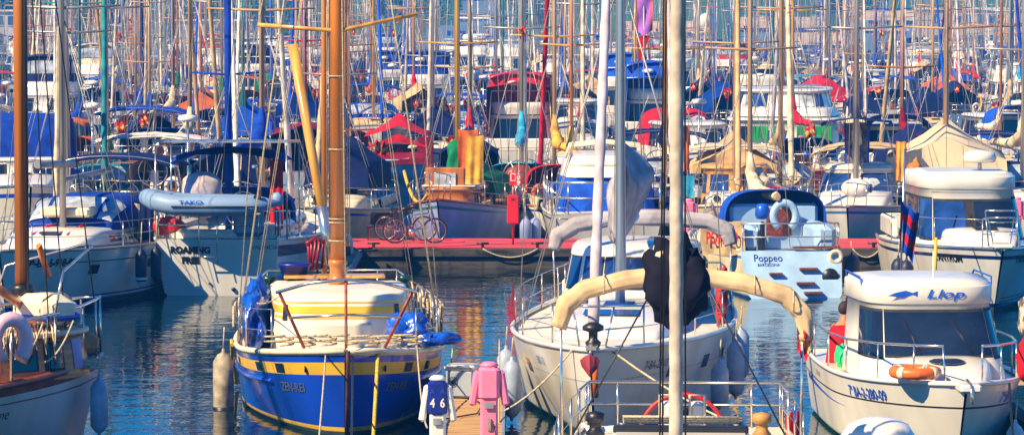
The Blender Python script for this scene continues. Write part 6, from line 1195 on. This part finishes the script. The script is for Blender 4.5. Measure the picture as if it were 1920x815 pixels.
R = fly(2, 888, 330, 'large motor yacht carrying a white dinghy, right before the naval ship', 'white', s=1.1); q = MB(); q.tube([(-5.2, -1.2, 4.3), (-5.2, .8, 4.3), (-5.2, 1.5, 4.5)], [.3, .33, .1], 8); q.tube([(-4.6, -1.2, 4.3), (-4.6, .8, 4.3), (-4.7, 1.5, 4.5)], [.3, .33, .1], 8); q.build('tender', FENDW, R); q = MB(); q.tube([(-4, -1.6, 3.6), (-4.2, -1.4, 6), (-4.2, 1.4, 6), (-4, 1.6, 3.6)], .12, 8); q.build('radar_arch', WHITE, R)
fly(2, 952, 300, 'tall white three deck yacht to the right of the dinghy carrying yacht', 'cream', s=1.15)
fly(3, 800, 205, 'flybridge yacht with navy top between blue masts and the golden mast', 'blue', False)
def sail2(k, u, Y, bow, lab, rz=0, s=1, **kw):
    R = copy_tree(SAILS[k]); R.location = (ux(u, Y), Y, 0); R.rotation_euler.z = (-pi / 2 if bow else pi / 2) + rz; R.scale = (s, s, s); tag(R, lab, 'sailboat'); vary(R, **kw); return R
sail2(0, 200, 102, 1, 'white sloop with green boom cover between the blue canvas yacht and lettered stern', .1, cover='green', hoodc='teal', jib='teal', mastm=ALU)
sail2(3, 345, 103, 0, 'cream covered yacht with sand coloured hood behind the inflatable dinghy', -.1, cover='cream', hoodc='white', jib='tan', mastm=ALUT)
sail2(2, 425, 100, 1, 'small sloop with royal blue boom cover behind the solar panels', .15, cover='royal', mastm=CAN['blue'], jib='white')
R = sail2(2, 640, 98.5, 1, 'small cream hulled sloop tucked behind the orange wooden masts', -.12, cover='white', mastm=ALU, jib='tan', hull='cream'); 
sail2(4, 1045, 104, 0, 'wooden masted ketch with yellow covers left of the cabin boat', .1, cover='yellow', mastm=SPRUCE, jib='red')
sail2(1, 1245, 103, 1, 'blue hulled sloop with navy hood between cabin boat and wheelhouse boat', 0, cover='navy', hoodc='navy', hull='aqua', jib='lilac')
sail2(0, 1460, 104, 1, 'white sloop with tan hood right of the wooden wheelhouse', 0, cover='tan', hoodc='tan', mastm=ALUT, jib='cream')
sail2(1, 1905, 101, 1, 'white sloop with navy bimini behind the cabin cruiser stern', .08, cover='cream', hoodc='navy', jib='white', mastm=ALU)
sail2(2, 880, 112, 0, 'small red hulled sloop between lavender boat and light blue hood', 0, cover='red', hull='red', mastm=ALUT)
sail2(2, 1700, 113, 0, 'small sloop with maroon cover behind the orange net bag', .1, cover='maroon', hull='white', mastm=VARN)
sail2(0, 130, 88.5, 1, 'white sloop half hidden behind the blue sprayhood yacht', .05, cover='blue', hoodc='navy', s=.9)
R = copy_tree(e0) if False else None
# purple and red banner flag and tall radome
e = empty('banner_flag', (ux(1207, 120), 120, 0)); tag(e, 'tall pink and violet banner flag flying above the blue shrouded yacht', 'flag'); q = MB(); q.tube([(0, 0, .9), (0, 0, 8)], .02, 6); q.build('pole', WIRE, e)
q = MB(); q.grid([[(-.3 + .6 * i / 6, .05 * sin(i + j), 7.4 - 1.6 * j / 8 * (1 - .12 * abs(i - 3) / 3)) for i in range(7)] for j in range(9)], mis=[0, 1, 1, 1, 1, 0]); q.build('banner', [CAN['pink'], mat('violet_cloth', (.45, .16, .70), .8)], e); q = MB(); q.grid([[(-.22 + .44 * i / 4 * (1 - j / 5), .0, 5.8 - .9 * j / 4) for i in range(5)] for j in range(5)]); q.build('banner_tail', CAN['red'], e)
e = empty('radome_mast', (ux(1322, 300), 300, 0)); tag(e, 'white radome ball on a post among the masts', 'radome'); q = MB(); q.tube([(0, 0, 1), (0, 0, 5.8)], [.15, .1], 8); q.build('post', WHITE, e); q = MB(); q.lathe([(.1, -.1), (.5, .1), (.62, .5), (.55, .9), (.3, 1.15), (0, 1.2)], (0, 0, 5.8), 18); q.build('radome', WHITE, e); q = MB(); q.lathe([(0, 0), (.5, .05), (.75, .25), (.7, .3), (0, .1)], (-.5, 0, 5.1), 14); q.build('dish', WHITE, e)
bpy.data.objects.remove(TENT)
# ------------------------------------------------------------------ labels of the rows: counted from the left as they stand
PLACE = {}
BOATCAT = {'sailboat', 'motor yacht', 'motor boat'}
auto_names = {r.name for r, _, _ in INFO}
for Y, side, rn in ROWN:
    row = [r for r, _, n in INFO if n == rn] + [o for o in SC.objects if o.get('category') in BOATCAT and o.name not in auto_names and abs(o.location.y - Y) < 6.5 and o.location.y > 115]
    row.sort(key=lambda o: pxu(o.location.x, o.location.y)); k = 0
    for o in row:
        u = pxu(o.location.x, o.location.y)
        if u < 0: PLACE[o.name] = f'at left edge, {rn}'
        elif u > 1920: PLACE[o.name] = f'at right edge, {rn}'
        else: PLACE[o.name] = f'{ORD[k]} from left, {rn}'; k += 1
for r, what, rn in INFO: r['label'] = f'{what}, {PLACE[r.name]}'
for e, r, t in HUNG: e['label'] = t + PLACE[r.name]
seen = {}
for o in SC.objects:
    l = o.get('label')
    if l:
        if len(l.split()) > 15: print('LONG', l)
        if l in seen and not o.get('group'): print('SAME', l)
        seen[l] = 1
